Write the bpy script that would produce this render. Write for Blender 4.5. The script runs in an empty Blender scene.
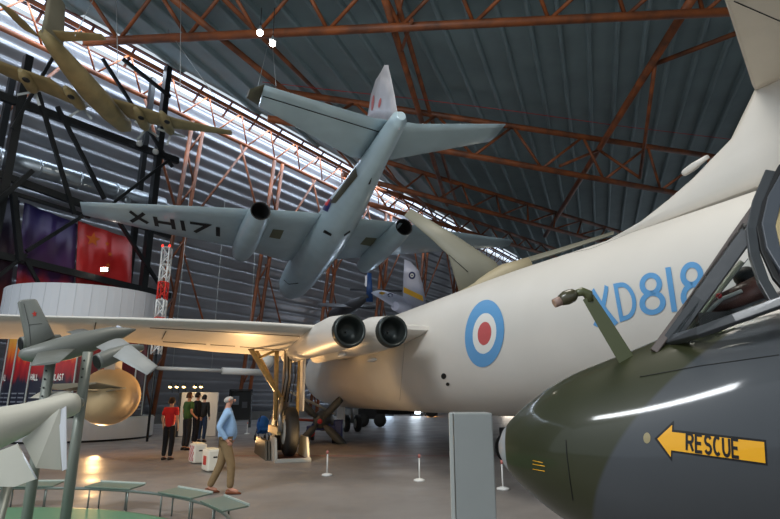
import bpy, bmesh, math, random
import numpy as np
from mathutils import Vector, Matrix, Euler
from mathutils.bvhtree import BVHTree
random.seed(7)
C = bpy.context.scene.collection
PI = math.pi
# ---------------------------------------------------------------- camera
FOC = 540.0; PITCH = math.radians(14.3); EYE = 1.7
cp, sp = math.cos(PITCH), math.sin(PITCH)
cam_data = bpy.data.cameras.new('camera'); cam = bpy.data.objects.new('camera', cam_data); C.objects.link(cam)
cam_data.sensor_width = 36; cam_data.lens = FOC / 780 * 36; cam_data.clip_start = .05; cam_data.clip_end = 400
cam.location = (0, 0, EYE); cam.rotation_euler = (PI / 2 + PITCH, 0, 0)
bpy.context.scene.camera = cam
# ---------------------------------------------------------------- world, lights, exposure
W = bpy.data.worlds.new('world'); bpy.context.scene.world = W; W.use_nodes = True
W.node_tree.nodes['Background'].inputs[0].default_value = (.80, .90, 1, 1)
W.node_tree.nodes['Background'].inputs[1].default_value = .8
vs = bpy.context.scene.view_settings
vs.view_transform = 'Standard'; vs.look = 'None'; vs.gamma = 1; vs.use_curve_mapping = False; vs.exposure = 0.0
def area(name, loc, target, size, energy, col, sy=None):
    d = bpy.data.lights.new(name, 'AREA'); d.energy = energy; d.color = col; d.size = size
    if sy: d.shape = 'RECTANGLE'; d.size_y = sy
    o = bpy.data.objects.new(name, d); C.objects.link(o); o.location = loc
    o.rotation_euler = (Vector(target) - Vector(loc)).to_track_quat('-Z', 'Y').to_euler()
    return o
def spot(name, loc, target, energy, col, ang, r=.15, blend=.6):
    d = bpy.data.lights.new(name, 'SPOT'); d.energy = energy; d.color = col; d.spot_size = math.radians(ang); d.spot_blend = blend; d.shadow_soft_size = r
    o = bpy.data.objects.new(name, d); C.objects.link(o); o.location = loc
    o.rotation_euler = (Vector(target) - Vector(loc)).to_track_quat('-Z', 'Y').to_euler()
    return o
area('hall_window_light', (-12, -8, 16), (3, 12, 2), 11, 3300, (.93, .97, 1), 1.6)
sk = area('skylight_daylight', (-13.2, 33.5, 22.2), (-20, 34, 5), 1.6, 4600, (.72, .85, 1), 60)
_y = Vector((.5636, .8262, 0)); _z = -(Vector((-.8262, .5636, 0)) * .45 + Vector((0, 0, -1))).normalized(); _x = _y.cross(_z).normalized()
sk.matrix_world = Matrix.Translation((-13.2, 33.5, 22.2)) @ Matrix((_x, _y, _z)).transposed().to_4x4()
area('highbay_light', (2, 8, 20), (2, 10, 0), 6, 1500, (1, .93, .82))
spot('floor_uplight', (-4.8, 18.6, .3), (-4.8, 16.8, 3.4), 820, (1, .60, .26), 125)
spot('floor_uplight', (-9.3, 18.0, .3), (-9.0, 15.0, 3.4), 760, (1, .60, .26), 125)
spot('floor_uplight', (-2.2, 15.0, .3), (-1.0, 19, 3.4), 90, (1, .65, .3), 125)

# ---------------------------------------------------------------- sight-line measuring (depth is real, chosen per thing)
def ray(px, py):
    x = (px - 390) / FOC; u = (259.5 - py) / FOC
    return Vector((x, cp - u * sp, sp + u * cp))
def at(px, py, Y):
    r = ray(px, py); k = Y / r.y
    return Vector((r.x * k, Y, EYE + r.z * k))
def atz(px, py, z):
    if z > 14: z = EYE + (z - EYE) * 1.25      # roof members: heights are given for a 19 m roof
    r = ray(px, py); k = (z - EYE) / r.z
    return Vector((r.x * k, r.y * k, z))
def loc_plane(M, px, py, ax, val):
    """point where the sight line meets the plane local[ax]=val of frame M, in local coordinates"""
    Mi = M.inverted(); o = Mi @ Vector((0, 0, EYE)); d = (Mi.to_3x3() @ ray(px, py))
    k = (val - o[ax]) / d[ax]
    return o + d * k

# ---------------------------------------------------------------- materials
MATS = {}
def mat(name, col, rough=.5, metal=0, var=0, scale=3, col2=None, bump=0, bscale=30, coat=0, emit=0, trans=0, alpha=1, spec=.5, det=4):
    if name in MATS: return MATS[name]
    m = bpy.data.materials.new(name); m.use_nodes = True; n = m.node_tree.nodes; l = m.node_tree.links
    b = n['Principled BSDF']
    c1 = tuple(v ** 2.2 for v in [c / 255 for c in col]) + (1,)
    b.inputs['Base Color'].default_value = c1
    b.inputs['Roughness'].default_value = rough; b.inputs['Metallic'].default_value = metal
    b.inputs['Specular IOR Level'].default_value = spec
    b.inputs['Coat Weight'].default_value = coat; b.inputs['Coat Roughness'].default_value = .08
    b.inputs['Transmission Weight'].default_value = trans
    b.inputs['Alpha'].default_value = alpha
    if emit:
        b.inputs['Emission Color'].default_value = c1; b.inputs['Emission Strength'].default_value = emit
    tc = n.new('ShaderNodeTexCoord')
    if var or col2:
        no = n.new('ShaderNodeTexNoise'); no.inputs['Scale'].default_value = scale; no.inputs['Detail'].default_value = det
        l.new(tc.outputs['Object'], no.inputs['Vector'])
        r = n.new('ShaderNodeValToRGB'); l.new(no.outputs['Fac'], r.inputs['Fac'])
        if col2: c2 = tuple((c / 255) ** 2.2 for c in col2) + (1,)
        else: c2 = tuple(v * (1 - var) for v in c1[:3]) + (1,)
        r.color_ramp.elements[0].position = .35; r.color_ramp.elements[1].position = .65
        r.color_ramp.elements[0].color = c2; r.color_ramp.elements[1].color = c1
        l.new(r.outputs['Color'], b.inputs['Base Color'])
    if bump:
        no = n.new('ShaderNodeTexNoise'); no.inputs['Scale'].default_value = bscale; no.inputs['Detail'].default_value = 3
        l.new(tc.outputs['Object'], no.inputs['Vector'])
        bu = n.new('ShaderNodeBump'); bu.inputs['Strength'].default_value = bump; bu.inputs['Distance'].default_value = .02
        l.new(no.outputs['Fac'], bu.inputs['Height']); l.new(bu.outputs['Normal'], b.inputs['Normal'])
    MATS[name] = m; return m
WHITE = mat('gloss_white_paint', (216, 211, 203), .42, var=.05, scale=.8)
RUST = mat('oxide_painted_steel', (158, 88, 48), .5, col2=(104, 64, 44), scale=.9, det=5)
RUSTD = mat('dark_oxide_steel', (104, 58, 42), .6, col2=(80, 48, 40), scale=.6)
BLACKS = mat('black_steel', (26, 28, 30), .45, var=.2)
DUCT = mat('galvanised_duct', (165, 172, 178), .32, .85, var=.15, scale=2)
DECK = mat('grey_roof_deck', (140, 158, 160), .6, .1, var=.12, scale=.5)
WALLM = mat('grey_metal_cladding', (150, 152, 158), .4, .45, var=.1, scale=.6)
SKY = mat('skylight_glazing', (215, 232, 255), .4, emit=1.5)
CANB = mat('pale_blue_grey_paint', (172, 193, 202), .32, .15, var=.1, scale=1.2, coat=.3)
CANBUP = mat('olive_grey_paint', (70, 68, 52), .5, var=.15)
SILVER = mat('silver_paint', (178, 178, 184), .35, .3, var=.15, scale=2)
BLUE = mat('pale_roundel_blue', (98, 156, 206), .45)
PALERED = mat('pale_roundel_red', (196, 92, 92), .45)
ROUNDW = mat('roundel_white', (230, 228, 222), .45)
RED = mat('signal_red', (196, 34, 36), .45)
NAVY = mat('navy_paint', (30, 40, 92), .45)
BLACK = mat('matt_black', (14, 14, 15), .6)
DARK = mat('dark_interior', (22, 22, 23), .7)
TYRE = mat('black_rubber', (30, 29, 27), .7, var=.2)
BEIGE = mat('sand_paint', (142, 126, 88), .6, col2=(120, 108, 76), scale=1.5)
YELLOW = mat('trainer_yellow', (240, 176, 30), .45)
GREYT = mat('light_stand_grey', (168, 172, 168), .5, var=.05)
MODEL = mat('model_grey', (112, 114, 108), .45, var=.08, scale=2)
MODELW = mat('model_pale_grey', (196, 193, 180), .5, var=.06)
POLE = mat('stand_grey', (128, 132, 124), .4, .2)
PRIMER = mat('undercarriage_primer', (176, 150, 96), .45, col2=(150, 128, 84), scale=6)
STEEL = mat('bare_steel', (170, 170, 168), .3, .8, var=.2)
CABLE = mat('wire_cable', (190, 195, 196), .4, .5)
LAMP = mat('lamp_face', (255, 246, 230), .4, emit=40)
WLAMP = mat('warm_lamp_face', (255, 214, 130), .4, emit=9)
DGREEN = mat('disc_green', (96, 142, 112), .5, var=.04)
TAN = mat('tan_sealant', (176, 156, 112), .6, var=.1)

# ---------------------------------------------------------------- mesh helpers
class MB:
    def __init__(s): s.v = []; s.f = []; s.m = []; s.sm = []
    def add(s, vs, fs, mi=0, smooth=True):
        b = len(s.v); s.v += [Vector(v) for v in vs]; s.f += [tuple(i + b for i in f) for f in fs]
        s.m += [mi] * len(fs); s.sm += [smooth] * len(fs); return s
    def box(s, c, d, rot=None, mi=0):
        c = Vector(c); R_ = rot.to_3x3() if rot else Matrix.Identity(3)
        vs = [c + R_ @ Vector((x * d[0] / 2, y * d[1] / 2, z * d[2] / 2)) for x in (-1, 1) for y in (-1, 1) for z in (-1, 1)]
        return s.add(vs, [(0, 1, 3, 2), (4, 6, 7, 5), (0, 4, 5, 1), (2, 3, 7, 6), (0, 2, 6, 4), (1, 5, 7, 3)], mi, False)
    def loft(s, rings, caps=True, mi=0, smooth=True, closed=True):
        n = len(rings[0]); vs = [p for r in rings for p in r]; fs = []
        for i in range(len(rings) - 1):
            for j in range(n if closed else n - 1):
                k = (j + 1) % n; fs.append((i * n + j, i * n + k, (i + 1) * n + k, (i + 1) * n + j))
        s.add(vs, fs, mi, smooth)
        if caps:
            b = len(s.v) - len(vs)
            s.f.append(tuple(b + j for j in range(n))[::-1]); s.m.append(mi); s.sm.append(False)
            s.f.append(tuple(b + (len(rings) - 1) * n + j for j in range(n))); s.m.append(mi); s.sm.append(False)
        return s
    def tube(s, pts, r, n=10, caps=True, mi=0):
        pts = [Vector(p) for p in pts]; rs = r if isinstance(r, (list, tuple)) else [r] * len(pts)
        rings = []; prev = None
        for i, p in enumerate(pts):
            d = (pts[min(i + 1, len(pts) - 1)] - pts[max(i - 1, 0)]).normalized()
            if prev is None:
                a = Vector((0, 0, 1)) if abs(d.z) < .9 else Vector((1, 0, 0)); u = d.cross(a).normalized()
            else: u = (prev - d * prev.dot(d)).normalized()
            w = d.cross(u); prev = u
            rings.append([p + (u * math.cos(2 * PI * j / n) + w * math.sin(2 * PI * j / n)) * rs[i] for j in range(n)])
        return s.loft(rings, caps, mi)
    def beam(s, a, b, w, h, up=(0, 0, 1), mi=0):
        a = Vector(a); b = Vector(b); d = (b - a).normalized(); u = Vector(up); x = d.cross(u)
        if x.length < 1e-3: x = d.cross(Vector((1, 0, 0)))
        x.normalize(); z = x.cross(d)
        q = lambda p: [p + x * w / 2 * i + z * h / 2 * j for i, j in ((-1, -1), (1, -1), (1, 1), (-1, 1))]
        return s.loft([q(a), q(b)], True, mi, False)
    def revolve(s, c, axis, prof, n=24, mi=0, caps=True):
        """prof: list of (distance along axis, radius)"""
        c = Vector(c); d = Vector(axis).normalized(); a = Vector((0, 0, 1)) if abs(d.z) < .9 else Vector((1, 0, 0))
        u = d.cross(a).normalized(); w = d.cross(u)
        return s.loft([[c + d * t + (u * math.cos(2 * PI * j / n) + w * math.sin(2 * PI * j / n)) * max(r, 1e-4) for j in range(n)] for t, r in prof], caps, mi)
    def ell(s, c, r, n=16, m=10, mi=0, rot=None):
        c = Vector(c); R_ = rot.to_3x3() if rot else Matrix.Identity(3); rings = []
        for i in range(m + 1):
            t = PI * i / m
            rings.append([c + R_ @ Vector((r[0] * max(math.sin(t), .01) * math.cos(2 * PI * j / n), r[1] * max(math.sin(t), .01) * math.sin(2 * PI * j / n), -r[2] * math.cos(t))) for j in range(n)])
        return s.loft(rings, True, mi)
    def prism(s, poly, off, mi=0, smooth=False):
        """polygon (list of 3D points) extruded by vector off"""
        off = Vector(off); a = [Vector(p) for p in poly]; b = [p + off for p in a]
        return s.loft([a, b], True, mi, smooth)
    def wing(s, le, te, th, nrm, n=8, mi=0, blunt=.04):
        """lofted aerofoil; le/te lists of points; th list of thickness"""
        nrm = Vector(nrm).normalized(); rings = []
        th = th if isinstance(th, (list, tuple)) else [th] * len(le)
        ts = [0, .02, .07, .18, .35, .55, .8, 1]
        pr = [0, .28, .5, .8, 1, .85, max(.42, blunt), blunt]
        for L, T, t in zip(le, te, th):
            L = Vector(L); T = Vector(T)
            up = [L.lerp(T, a) + nrm * t * p * .5 for a, p in zip(ts, pr)]
            dn = [L.lerp(T, a) - nrm * t * p * .5 for a, p in zip(ts[1:], pr[1:])]
            rings.append(up + dn[::-1])
        return s.loft(rings, True, mi)
    def mesh(s, name, mats):
        me = bpy.data.meshes.new(name); me.from_pydata(s.v, [], s.f); me.update()
        for m in (mats if isinstance(mats, (list, tuple)) else [mats]): me.materials.append(m)
        me.polygons.foreach_set('material_index', s.m); me.polygons.foreach_set('use_smooth', s.sm)
        bm = bmesh.new(); bm.from_mesh(me); bmesh.ops.recalc_face_normals(bm, faces=bm.faces[:]); bm.to_mesh(me); bm.free()
        return me
    def build(s, name, mats, parent=None, label=None, origin=None, bevel=0):
        if origin is not None:
            o_ = Vector(origin); s.v = [v - o_ for v in s.v]
        ob = bpy.data.objects.new(name, s.mesh(name, mats)); C.objects.link(ob)
        if origin is not None and not parent: ob.location = origin
        if parent: ob.parent = parent
        if label: ob['label'] = label
        if bevel:
            b = ob.modifiers.new('bevel', 'BEVEL'); b.width = bevel; b.segments = 2; b.limit_method = 'ANGLE'
        return ob
def tag(o, label, cat, group=None, kind=None):
    if label: o['label'] = label
    if cat: o['category'] = cat
    if group: o['group'] = group
    if kind: o['kind'] = kind
    return o
def empty(name, M, label, cat, group=None):
    o = bpy.data.objects.new(name, None); C.objects.link(o); o.empty_display_size = .2
    if isinstance(M, Matrix): o.matrix_world = M
    else: o.location = M
    return tag(o, label, cat, group)
def struct(o): o['kind'] = 'structure'; return o
def frame(loc, yaw=0, pitch=0, roll=0):
    Rz = Matrix.Rotation(yaw, 4, 'Z'); Rx = Matrix.Rotation(pitch, 4, 'X'); Ry = Matrix.Rotation(roll, 4, 'Y')
    return Matrix.Translation(loc) @ Rz @ Rx @ Ry
def bvh(mb): return BVHTree.FromPolygons([tuple(v) for v in mb.v], mb.f)

# ---------------------------------------------------------------- lettering (strokes)
def arc(cx, cy, rx, ry, a0, a1, n=14): return [(cx + rx * math.cos(math.radians(a0 + (a1 - a0) * i / n)), cy + ry * math.sin(math.radians(a0 + (a1 - a0) * i / n))) for i in range(n + 1)]
G = {
 'X': [[(0, 0), (1, 1)], [(0, 1), (1, 0)]],
 'D': [[(.0, 0), (.0, 1), (.35, 1)] + arc(.35, .5, .62, .5, 90, -90) + [(0, 0)]],
 '8': [arc(.5, .25, .46, .26, 90, 450, 24), arc(.5, .755, .40, .245, -90, 270, 24)],
 '1': [[(.5, 0), (.5, 1)]], 'I': [[(.5, 0), (.5, 1)]],
 'H': [[(0, 0), (0, 1)], [(1, 0), (1, 1)], [(0, .5), (1, .5)]],
 '7': [[(0, 1), (1, 1), (.3, 0)]],
 'R': [[(0, 0), (0, 1), (.5, 1)] + arc(.55, .75, .42, .25, 90, -90) + [(0, .5)], [(.55, .5), (1, 0)]],
 'E': [[(1, 0), (0, 0), (0, 1), (1, 1)], [(0, .5), (.85, .5)]],
 'S': [arc(.5, .75, .45, .25, 20, 270, 12) + arc(.5, .25, .45, .25, 90, -160, 12)],
 'C': [arc(.5, .5, .5, .5, 50, 310, 16)],
 'U': [[(0, 1), (0, .35)] + arc(.5, .35, .5, .35, 180, 360) + [(1, 1)]],
 'A': [[(0, 0), (.5, 1), (1, 0)], [(.2, .38), (.8, .38)]],
 'L': [[(0, 1), (0, 0), (1, 0)]],
 'B': [[(0, 0), (0, 1), (.5, 1)] + arc(.5, .75, .4, .25, 90, -90, 8) + [(0, .5), (.5, .5)] + arc(.5, .25, .48, .25, 90, -90, 8) + [(0, 0)]],
 'T': [[(0, 1), (1, 1)], [(.5, 1), (.5, 0)]],
}
def ribbon(mb, pl, w, fn, asp=1.0, mi=0):
    """2-D polyline (u,v) to a flat ribbon of width w, mapped by fn; asp = width of a u unit over a v unit"""
    P_ = [Vector((p[0] * asp, p[1])) for p in pl]
    Q = [P_[0]]
    for a, b in zip(P_[:-1], P_[1:]):
        k = max(1, int((b - a).length / .12))
        Q += [a.lerp(b, (i + 1) / k) for i in range(k)]
    closed = (Q[0] - Q[-1]).length < 1e-4
    L, R2 = [], []
    for i, p in enumerate(Q):
        if closed:
            a = Q[i - 1] if i else Q[-2]; b = Q[i + 1] if i < len(Q) - 1 else Q[1]
        else: a = Q[max(i - 1, 0)]; b = Q[min(i + 1, len(Q) - 1)]
        d1 = (p - a); d2 = (b - p)
        d1 = d1.normalized() if d1.length > 1e-6 else d2.normalized(); d2 = d2.normalized() if d2.length > 1e-6 else d1
        t = (d1 + d2); t = t.normalized() if t.length > 1e-3 else d1
        nn = Vector((-t.y, t.x)); k = 1 / max(.5, nn.dot(Vector((-d1.y, d1.x))))
        L.append(p + nn * w / 2 * k); R2.append(p - nn * w / 2 * k)
    vs = [fn(v.x / asp, v.y) for v in L] + [fn(v.x / asp, v.y) for v in R2]
    if any(v is None for v in vs): return
    n = len(Q); mb.add(vs, [(i, i + 1, n + i + 1, n + i) for i in range(n - 1)], mi, False)
def bil(c):
    """unit square to quad of 2-D corners: bottom-left, bottom-right, top-right, top-left"""
    c = [Vector(p) for p in c]
    return lambda u, v: (c[0] * (1 - u) + c[1] * u) * (1 - v) + (c[3] * (1 - u) + c[2] * u) * v
def caster(M, tree, off):
    """returns f(px,py): where that sight line meets the surface, local coordinates, lifted by off"""
    Mi = M.inverted(); o = Mi @ Vector((0, 0, EYE)); R_ = Mi.to_3x3()
    def f(px, py):
        d = (R_ @ ray(px, py)).normalized(); h = tree.ray_cast(o, d)
        if h[0] is None: return None
        n = h[1] if h[1].dot(d) < 0 else -h[1]
        return h[0] + n * off
    return f

# ================================================================ THE HALL
JO = Vector((-15.25, 33.1, 0)); JD = Vector((.5636, .8262, 0)); NO = Vector((-.8262, .5636, 0))
ZR = 23.3; WH = 22.3; WOFF = 2.7
fb = MB(); fb.add([(-45, -14, 0), (70, -14, 0), (70, 125, 0), (-45, 125, 0)], [(0, 1, 2, 3)], 0, False)
m = mat('polished_concrete', (146, 140, 136), .2, col2=(124, 118, 114), scale=.35, bump=.04, bscale=1.2, spec=.55)
struct(fb.build('floor', m))
n_ = m.node_tree.nodes; l_ = m.node_tree.links; b_ = n_['Principled BSDF']
tc = n_.new('ShaderNodeTexCoord'); no = n_.new('ShaderNodeTexNoise'); no.inputs['Scale'].default_value = 1.1; no.inputs['Detail'].default_value = 6
l_.new(tc.outputs['Object'], no.inputs['Vector']); mr = n_.new('ShaderNodeMapRange'); mr.inputs[3].default_value = .14; mr.inputs[4].default_value = .8
l_.new(no.outputs['Fac'], mr.inputs[0]); l_.new(mr.outputs[0], b_.inputs['Roughness'])
# leaning corrugated wall
wb = MB(); prof = []
Lw = 22.6; N = 216
for i in range(N + 1):
    s_ = i / N; z = s_ * WH; off = WOFF * (1 - s_) ** 1.15 + .1
    ph = s_ * Lw / .84 * 2 * PI; a = .12 * math.sin(ph)
    prof.append((z + a * .4, off - a * .9))
rows = [[JO + JD * t + NO * (o) + Vector((0, 0, z)) for z, o in prof] for t in (-44, 5, 50, 128)]
wb.loft(rows, False, closed=False)
struct(wb.build('wall_left', WALLM))
kb = MB(); kb.beam(JO + JD * -44 + NO * (WOFF - .3) + Vector((0, 0, .3)), JO + JD * 128 + NO * (WOFF - .3) + Vector((0, 0, .3)), .5, .6)
struct(kb.build('baseboard_left', mat('concrete_kerb', (120, 118, 114), .7, var=.1)))
# glazed strip between wall and roof
for i in range(46):
    t0 = -42 + i * 2.6; gb = MB()
    q = [JO + JD * t0 + NO * .05 + Vector((0, 0, 22.55)), JO + JD * (t0 + 2.48) + NO * .05 + Vector((0, 0, 22.55)), JO + JD * (t0 + 2.48) - NO * .8 + Vector((0, 0, 23.3)), JO + JD * t0 - NO * .8 + Vector((0, 0, 23.3))]
    gb.prism(q, (NO + Vector((0, 0, .8))) * .05)
    struct(gb.build('window_%d' % (i + 1), SKY))
tb = MB()
for i in range(47):
    t0 = -42.06 + i * 2.6
    tb.beam(JO + JD * t0 + NO * .25 + Vector((0, 0, 22.32)), JO + JD * t0 - NO * .85 + Vector((0, 0, 23.3)), .13, .12)
for o_, z_ in ((.25, 22.28), (-.25, 22.8), (-.85, 23.3)):
    tb.beam(JO + JD * -44 + NO * o_ + Vector((0, 0, z_)), JO + JD * 128 + NO * o_ + Vector((0, 0, z_)), .1 if o_ == -.15 else .22, .1)
struct(tb.build('trim_1', RUSTD))
# roof deck with standing ribs
RD = Vector((.352, .936, 0)); RE = Vector((.936, -.352, 0))
rb = MB(); per = 1.65; k0 = -30
def roofend(c):
    # intersection of RE*c + RD*s with the junction line (shifted .7 towards the hall)
    A = JO - NO * .9; base = RE * c; det = RD.x * (-JD.y) - RD.y * (-JD.x)
    dx, dy = A.x - base.x, A.y - base.y
    s_ = (dx * (-JD.y) - dy * (-JD.x)) / det
    return min(s_, 130)
pr = [(0, 0), (1.15, 0), (1.21, -.25), (1.27, -.30), (1.38, -.30), (1.44, -.25), (1.50, 0), (per, 0)]
for k in range(-24, 46):
    for (a, za), (b, zb) in zip(pr[:-1], pr[1:]):
        ca, cb = k * per + a, k * per + b; ea, eb = roofend(ca), roofend(cb); s0 = -25
        if min(ea, eb) < s0 + 2: continue
        rb.add([RE * ca + RD * s0 + Vector((0, 0, ZR + za + .3)), RE * cb + RD * s0 + Vector((0, 0, ZR + zb + .3)), RE * cb + RD * eb + Vector((0, 0, ZR + zb + .3)), RE * ca + RD * ea + Vector((0, 0, ZR + za + .3))], [(0, 1, 2, 3)], 0, False)
struct(rb.build('ceiling', DECK))

# ---------------------------------------------------------------- trusses
def truss(name, upper, lower, r, label, nb, rb_=None, extra=(), matl=RUST, group='rust coloured roof trusses'):
    """upper/lower: lists of world points (2 ends)"""
    U0, U1 = [Vector(p) for p in upper]; o = (U0 + U1) / 2
    e = empty(name, o, label, 'roof truss', group)
    r *= 1.2; MB().tube([U0, U1], r, 12).build('chord', matl, e, origin=o)
    rb_ = rb_ or r * .6
    if lower:
        L0, L1 = [Vector(p) for p in lower]
        MB().tube([L0, L1], r, 12).build('chord', matl, e, origin=o)
        for i in range(nb):
            a, b = i / nb, (i + 1) / nb; mid = (a + b) / 2
            MB().tube([U0.lerp(U1, a), L0.lerp(L1, mid)], rb_, 8).build('brace', matl, e, origin=o)
            MB().tube([L0.lerp(L1, mid), U0.lerp(U1, b)], rb_, 8).build('brace', matl, e, origin=o)
    for a, b, rr in extra:
        MB().tube([a, b], rr, 8).build('brace', matl, e, origin=o)
    return e
def ext(a, b, fa, fb_):
    a, b = Vector(a), Vector(b); d = b - a; return a - d * fa, b + d * fb_
# nearest cross truss
lo = ext(atz(85, 42, 17.2), atz(727, 12, 17.2), .0, .25)
up = (lo[0] + Vector((.7, -1.6, 1.9)), lo[1] + Vector((.7, -1.6, 1.9)))
truss('roof_truss', up, lo, .2, 'nearest rust tube truss crossing along the top of the picture', 11, .11)
lo = ext(atz(440, 150, 15.4), atz(675, 193, 15.2), .55, .6); up = ext(atz(417, 112, 17.9), atz(703, 155, 17.9), .42, .5)
truss('roof_truss', up, lo, .19, 'second rust truss, passing behind the tailplane of the suspended jet', 8, .11)
lo = ext(atz(400, 189, 15.6), atz(545, 227, 15.6), .3, .6); up = ext(atz(400, 166, 17.9), atz(560, 214, 17.9), .3, .6)
truss('roof_truss', up, lo, .18, 'third rust truss, seen right of the suspended jet tail', 9, .1)
lo = ext(atz(395, 211, 15.8), atz(520, 247, 15.8), .3, .4); up = ext(atz(395, 194, 17.9), atz(520, 237, 17.9), .3, .4)
truss('roof_truss', up, lo, .18, 'farthest rust truss, above the grey tail behind the white bomber', 10, .1)
# long members running away under the deck
def longm(name, a, b, r, label, extra=()):
    a, b = ext(a, b, .0, .0)
    return truss(name, (a, b), None, r, label, 0, extra=extra, group='long roof members')
longm('roof_beam', atz(700, -14, 17.6), atz(545, 236, 17.6), .2, 'long rust roof member slanting down from the upper right of the roof',
      [(atz(655, 64, 17.6), atz(745, 30, 17.6), .15), (atz(655, 64, 17.6), atz(640, 178, 15.2), .13), (atz(599, 150, 17.6), atz(640, 178, 15.2), .12), (atz(599, 150, 17.6), atz(560, 166, 15.2), .12)])
longm('roof_beam', atz(380, -16, 17.6), atz(447, 205, 17.6), .16, 'long rust roof member passing right of the suspended silver fin', [(atz(396, 26, 17.6), atz(405, -14, 18.8), .1), (atz(400, 55, 17.6), atz(412, 20, 17.2), .1)])
longm('roof_beam', atz(392, -16, 17.9), atz(457, 205, 17.9), .12, 'thinner rust roof member beside the long one right of the silver fin')
longm('roof_beam', atz(150, -20, 17.4), atz(425, 205, 17.4), .15, 'long rust roof member running parallel to the skylight strip on its roof side')
longm('roof_beam', atz(205, -20, 18.4), atz(345, 120, 18.4), .12, 'dark rust member between skylight strip and suspended jet')
# wall-plate truss under the skylight
lo = (JO + JD * -30 - NO * .4 + Vector((0, 0, 20.6)), JO + JD * 70 - NO * .4 + Vector((0, 0, 20.6)))
up = (JO + JD * -30 - NO * 1.3 + Vector((0, 0, 22.4)), JO + JD * 70 - NO * 1.3 + Vector((0, 0, 22.4)))
truss('eaves_truss', up, lo, .12, 'long rust lattice girder running below the white skylight strip', 34, .06, group='eaves lattice')
# braced wall columns (rust) leaning with the wall
def wpt(t, z, d=.7):
    s_ = z / WH; return JO + JD * t + NO * (WOFF * (1 - s_) ** 1.15 - d) + Vector((0, 0, z))
for i, (t, nm) in enumerate(((-11, 'left of the black steel frame'), (2.2, 'just right of the black steel frame'), (10.0, 'above the lit wing, left of the suspended jet'), (18, 'behind the suspended jet nose'), (26, 'right of the suspended jet nose'), (34, 'behind the small trainer'), (42, 'behind the small yellow banded fin'), (50, 'farthest along the wall'))):
    o = wpt(t, 0); e = empty('wall_column', o, 'rust lattice wall column ' + nm, 'column', 'rust lattice columns leaning with the wall')
    for dt in (-.45, .45):
        MB().tube([wpt(t + dt, .2), wpt(t + dt, 6), wpt(t + dt, 12), wpt(t + dt, 20.4)], .15, 8).build('chord', RUST, e, origin=o)
    for k in range(10):
        z = .5 + k * 1.95; sgn = 1 if k % 2 else -1
        MB().tube([wpt(t - .45 * sgn, z), wpt(t + .45 * sgn, z + 1.95)], .07, 6).build('brace', RUST, e, origin=o)
    # big diagonal stays to the eaves
    for dz, dt in ((5, -4.2), (5, 4.2)):
        MB().tube([wpt(t, 12.5, 1.0), wpt(t + dt, 20.2, 1.0)], .09, 6).build('stay', RUST, e, origin=o)
    MB().tube([wpt(t + 4, 5.5, .5), wpt(t + .3, 12, .5)], .07, 6).build('stay', RUST, e, origin=o)
# red line strung under the deck
rl = MB(); rl.tube([atz(x, y, 17.7) for x, y in ((262, 82), (340, 91), (417, 99), (520, 112), (620, 126), (728, 139), (790, 148))], .022, 5)
tag(rl.build('safety_line', RED), 'thin red line strung across below the roof deck', 'line')

# ---------------------------------------------------------------- black steel frame with flags, in front of the wall
FO = at(165, 250, 31.2); FO.z = 0
def fpt(px, py):       # sight line met with the vertical plane through FO along JD
    r = ray(px, py); nn = Vector((JD.y, -JD.x, 0)); k = (FO).dot(nn) / r.dot(nn) if True else 0
    p = r * k; p.z = EYE + r.z * k; return p
def fpo(px, py, d): p = fpt(px, py); return p
e = empty('gallery_frame', (FO.x, FO.y, 0), 'tall black steel frame of columns, beams and braces behind the white drum', 'steel frame')
OF = Vector((FO.x, FO.y, 0))
def fbar(nm, a, b, w, h=None, dp=0):
    w *= 1.13; h = h * 1.13 if h else None
    nn = Vector((JD.y, -JD.x, 0)); a = a + nn * dp; b = b + nn * dp
    MB().beam(a, b, w, h or w, up=(JD.x, JD.y, 0) if abs((b - a).normalized().z) > .8 else (0, 0, 1)).build(nm, BLACKS, e, origin=OF)
for px, t_ in ((168, 70), (28, 60)):
    top = fpt(px, t_); base = Vector((top.x, top.y, 0)); 
    fbar('column', base, top + Vector((0, 0, .2)), .32)
    fbar('column', base + NO * 1.6, top + NO * 1.6, .26)
for a, b, w in (((-10, 92), (178, 161), .34), ((-10, 171), (170, 236), .30), ((-10, 253), (170, 296), .30), ((-10, 186), (90, 217), .16)):
    fbar('beam', fpt(*a), fpt(*b), w * .7, w)
for a, b, w in (((30, 75), (72, 215), .16), ((168, 160), (105, 208), .14), ((100, 60), (170, 168), .14), ((55, 108), (102, 200), .16), ((88, 212), (24, 252), .16), ((30, 172), (-8, 205), .2), ((116, 222), (160, 290), .15), ((24, 262), (45, 300), .14), ((168, 98), (120, 60), .16), ((10, 130), (50, 60), .14), ((24, 255), (-8, 280), .14)):
    fbar('brace', fpt(*a), fpt(*b), w, w, .25)
fbar('brace', fpt(10, 196), fpt(17, 262), .3, .2, .35)
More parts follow.
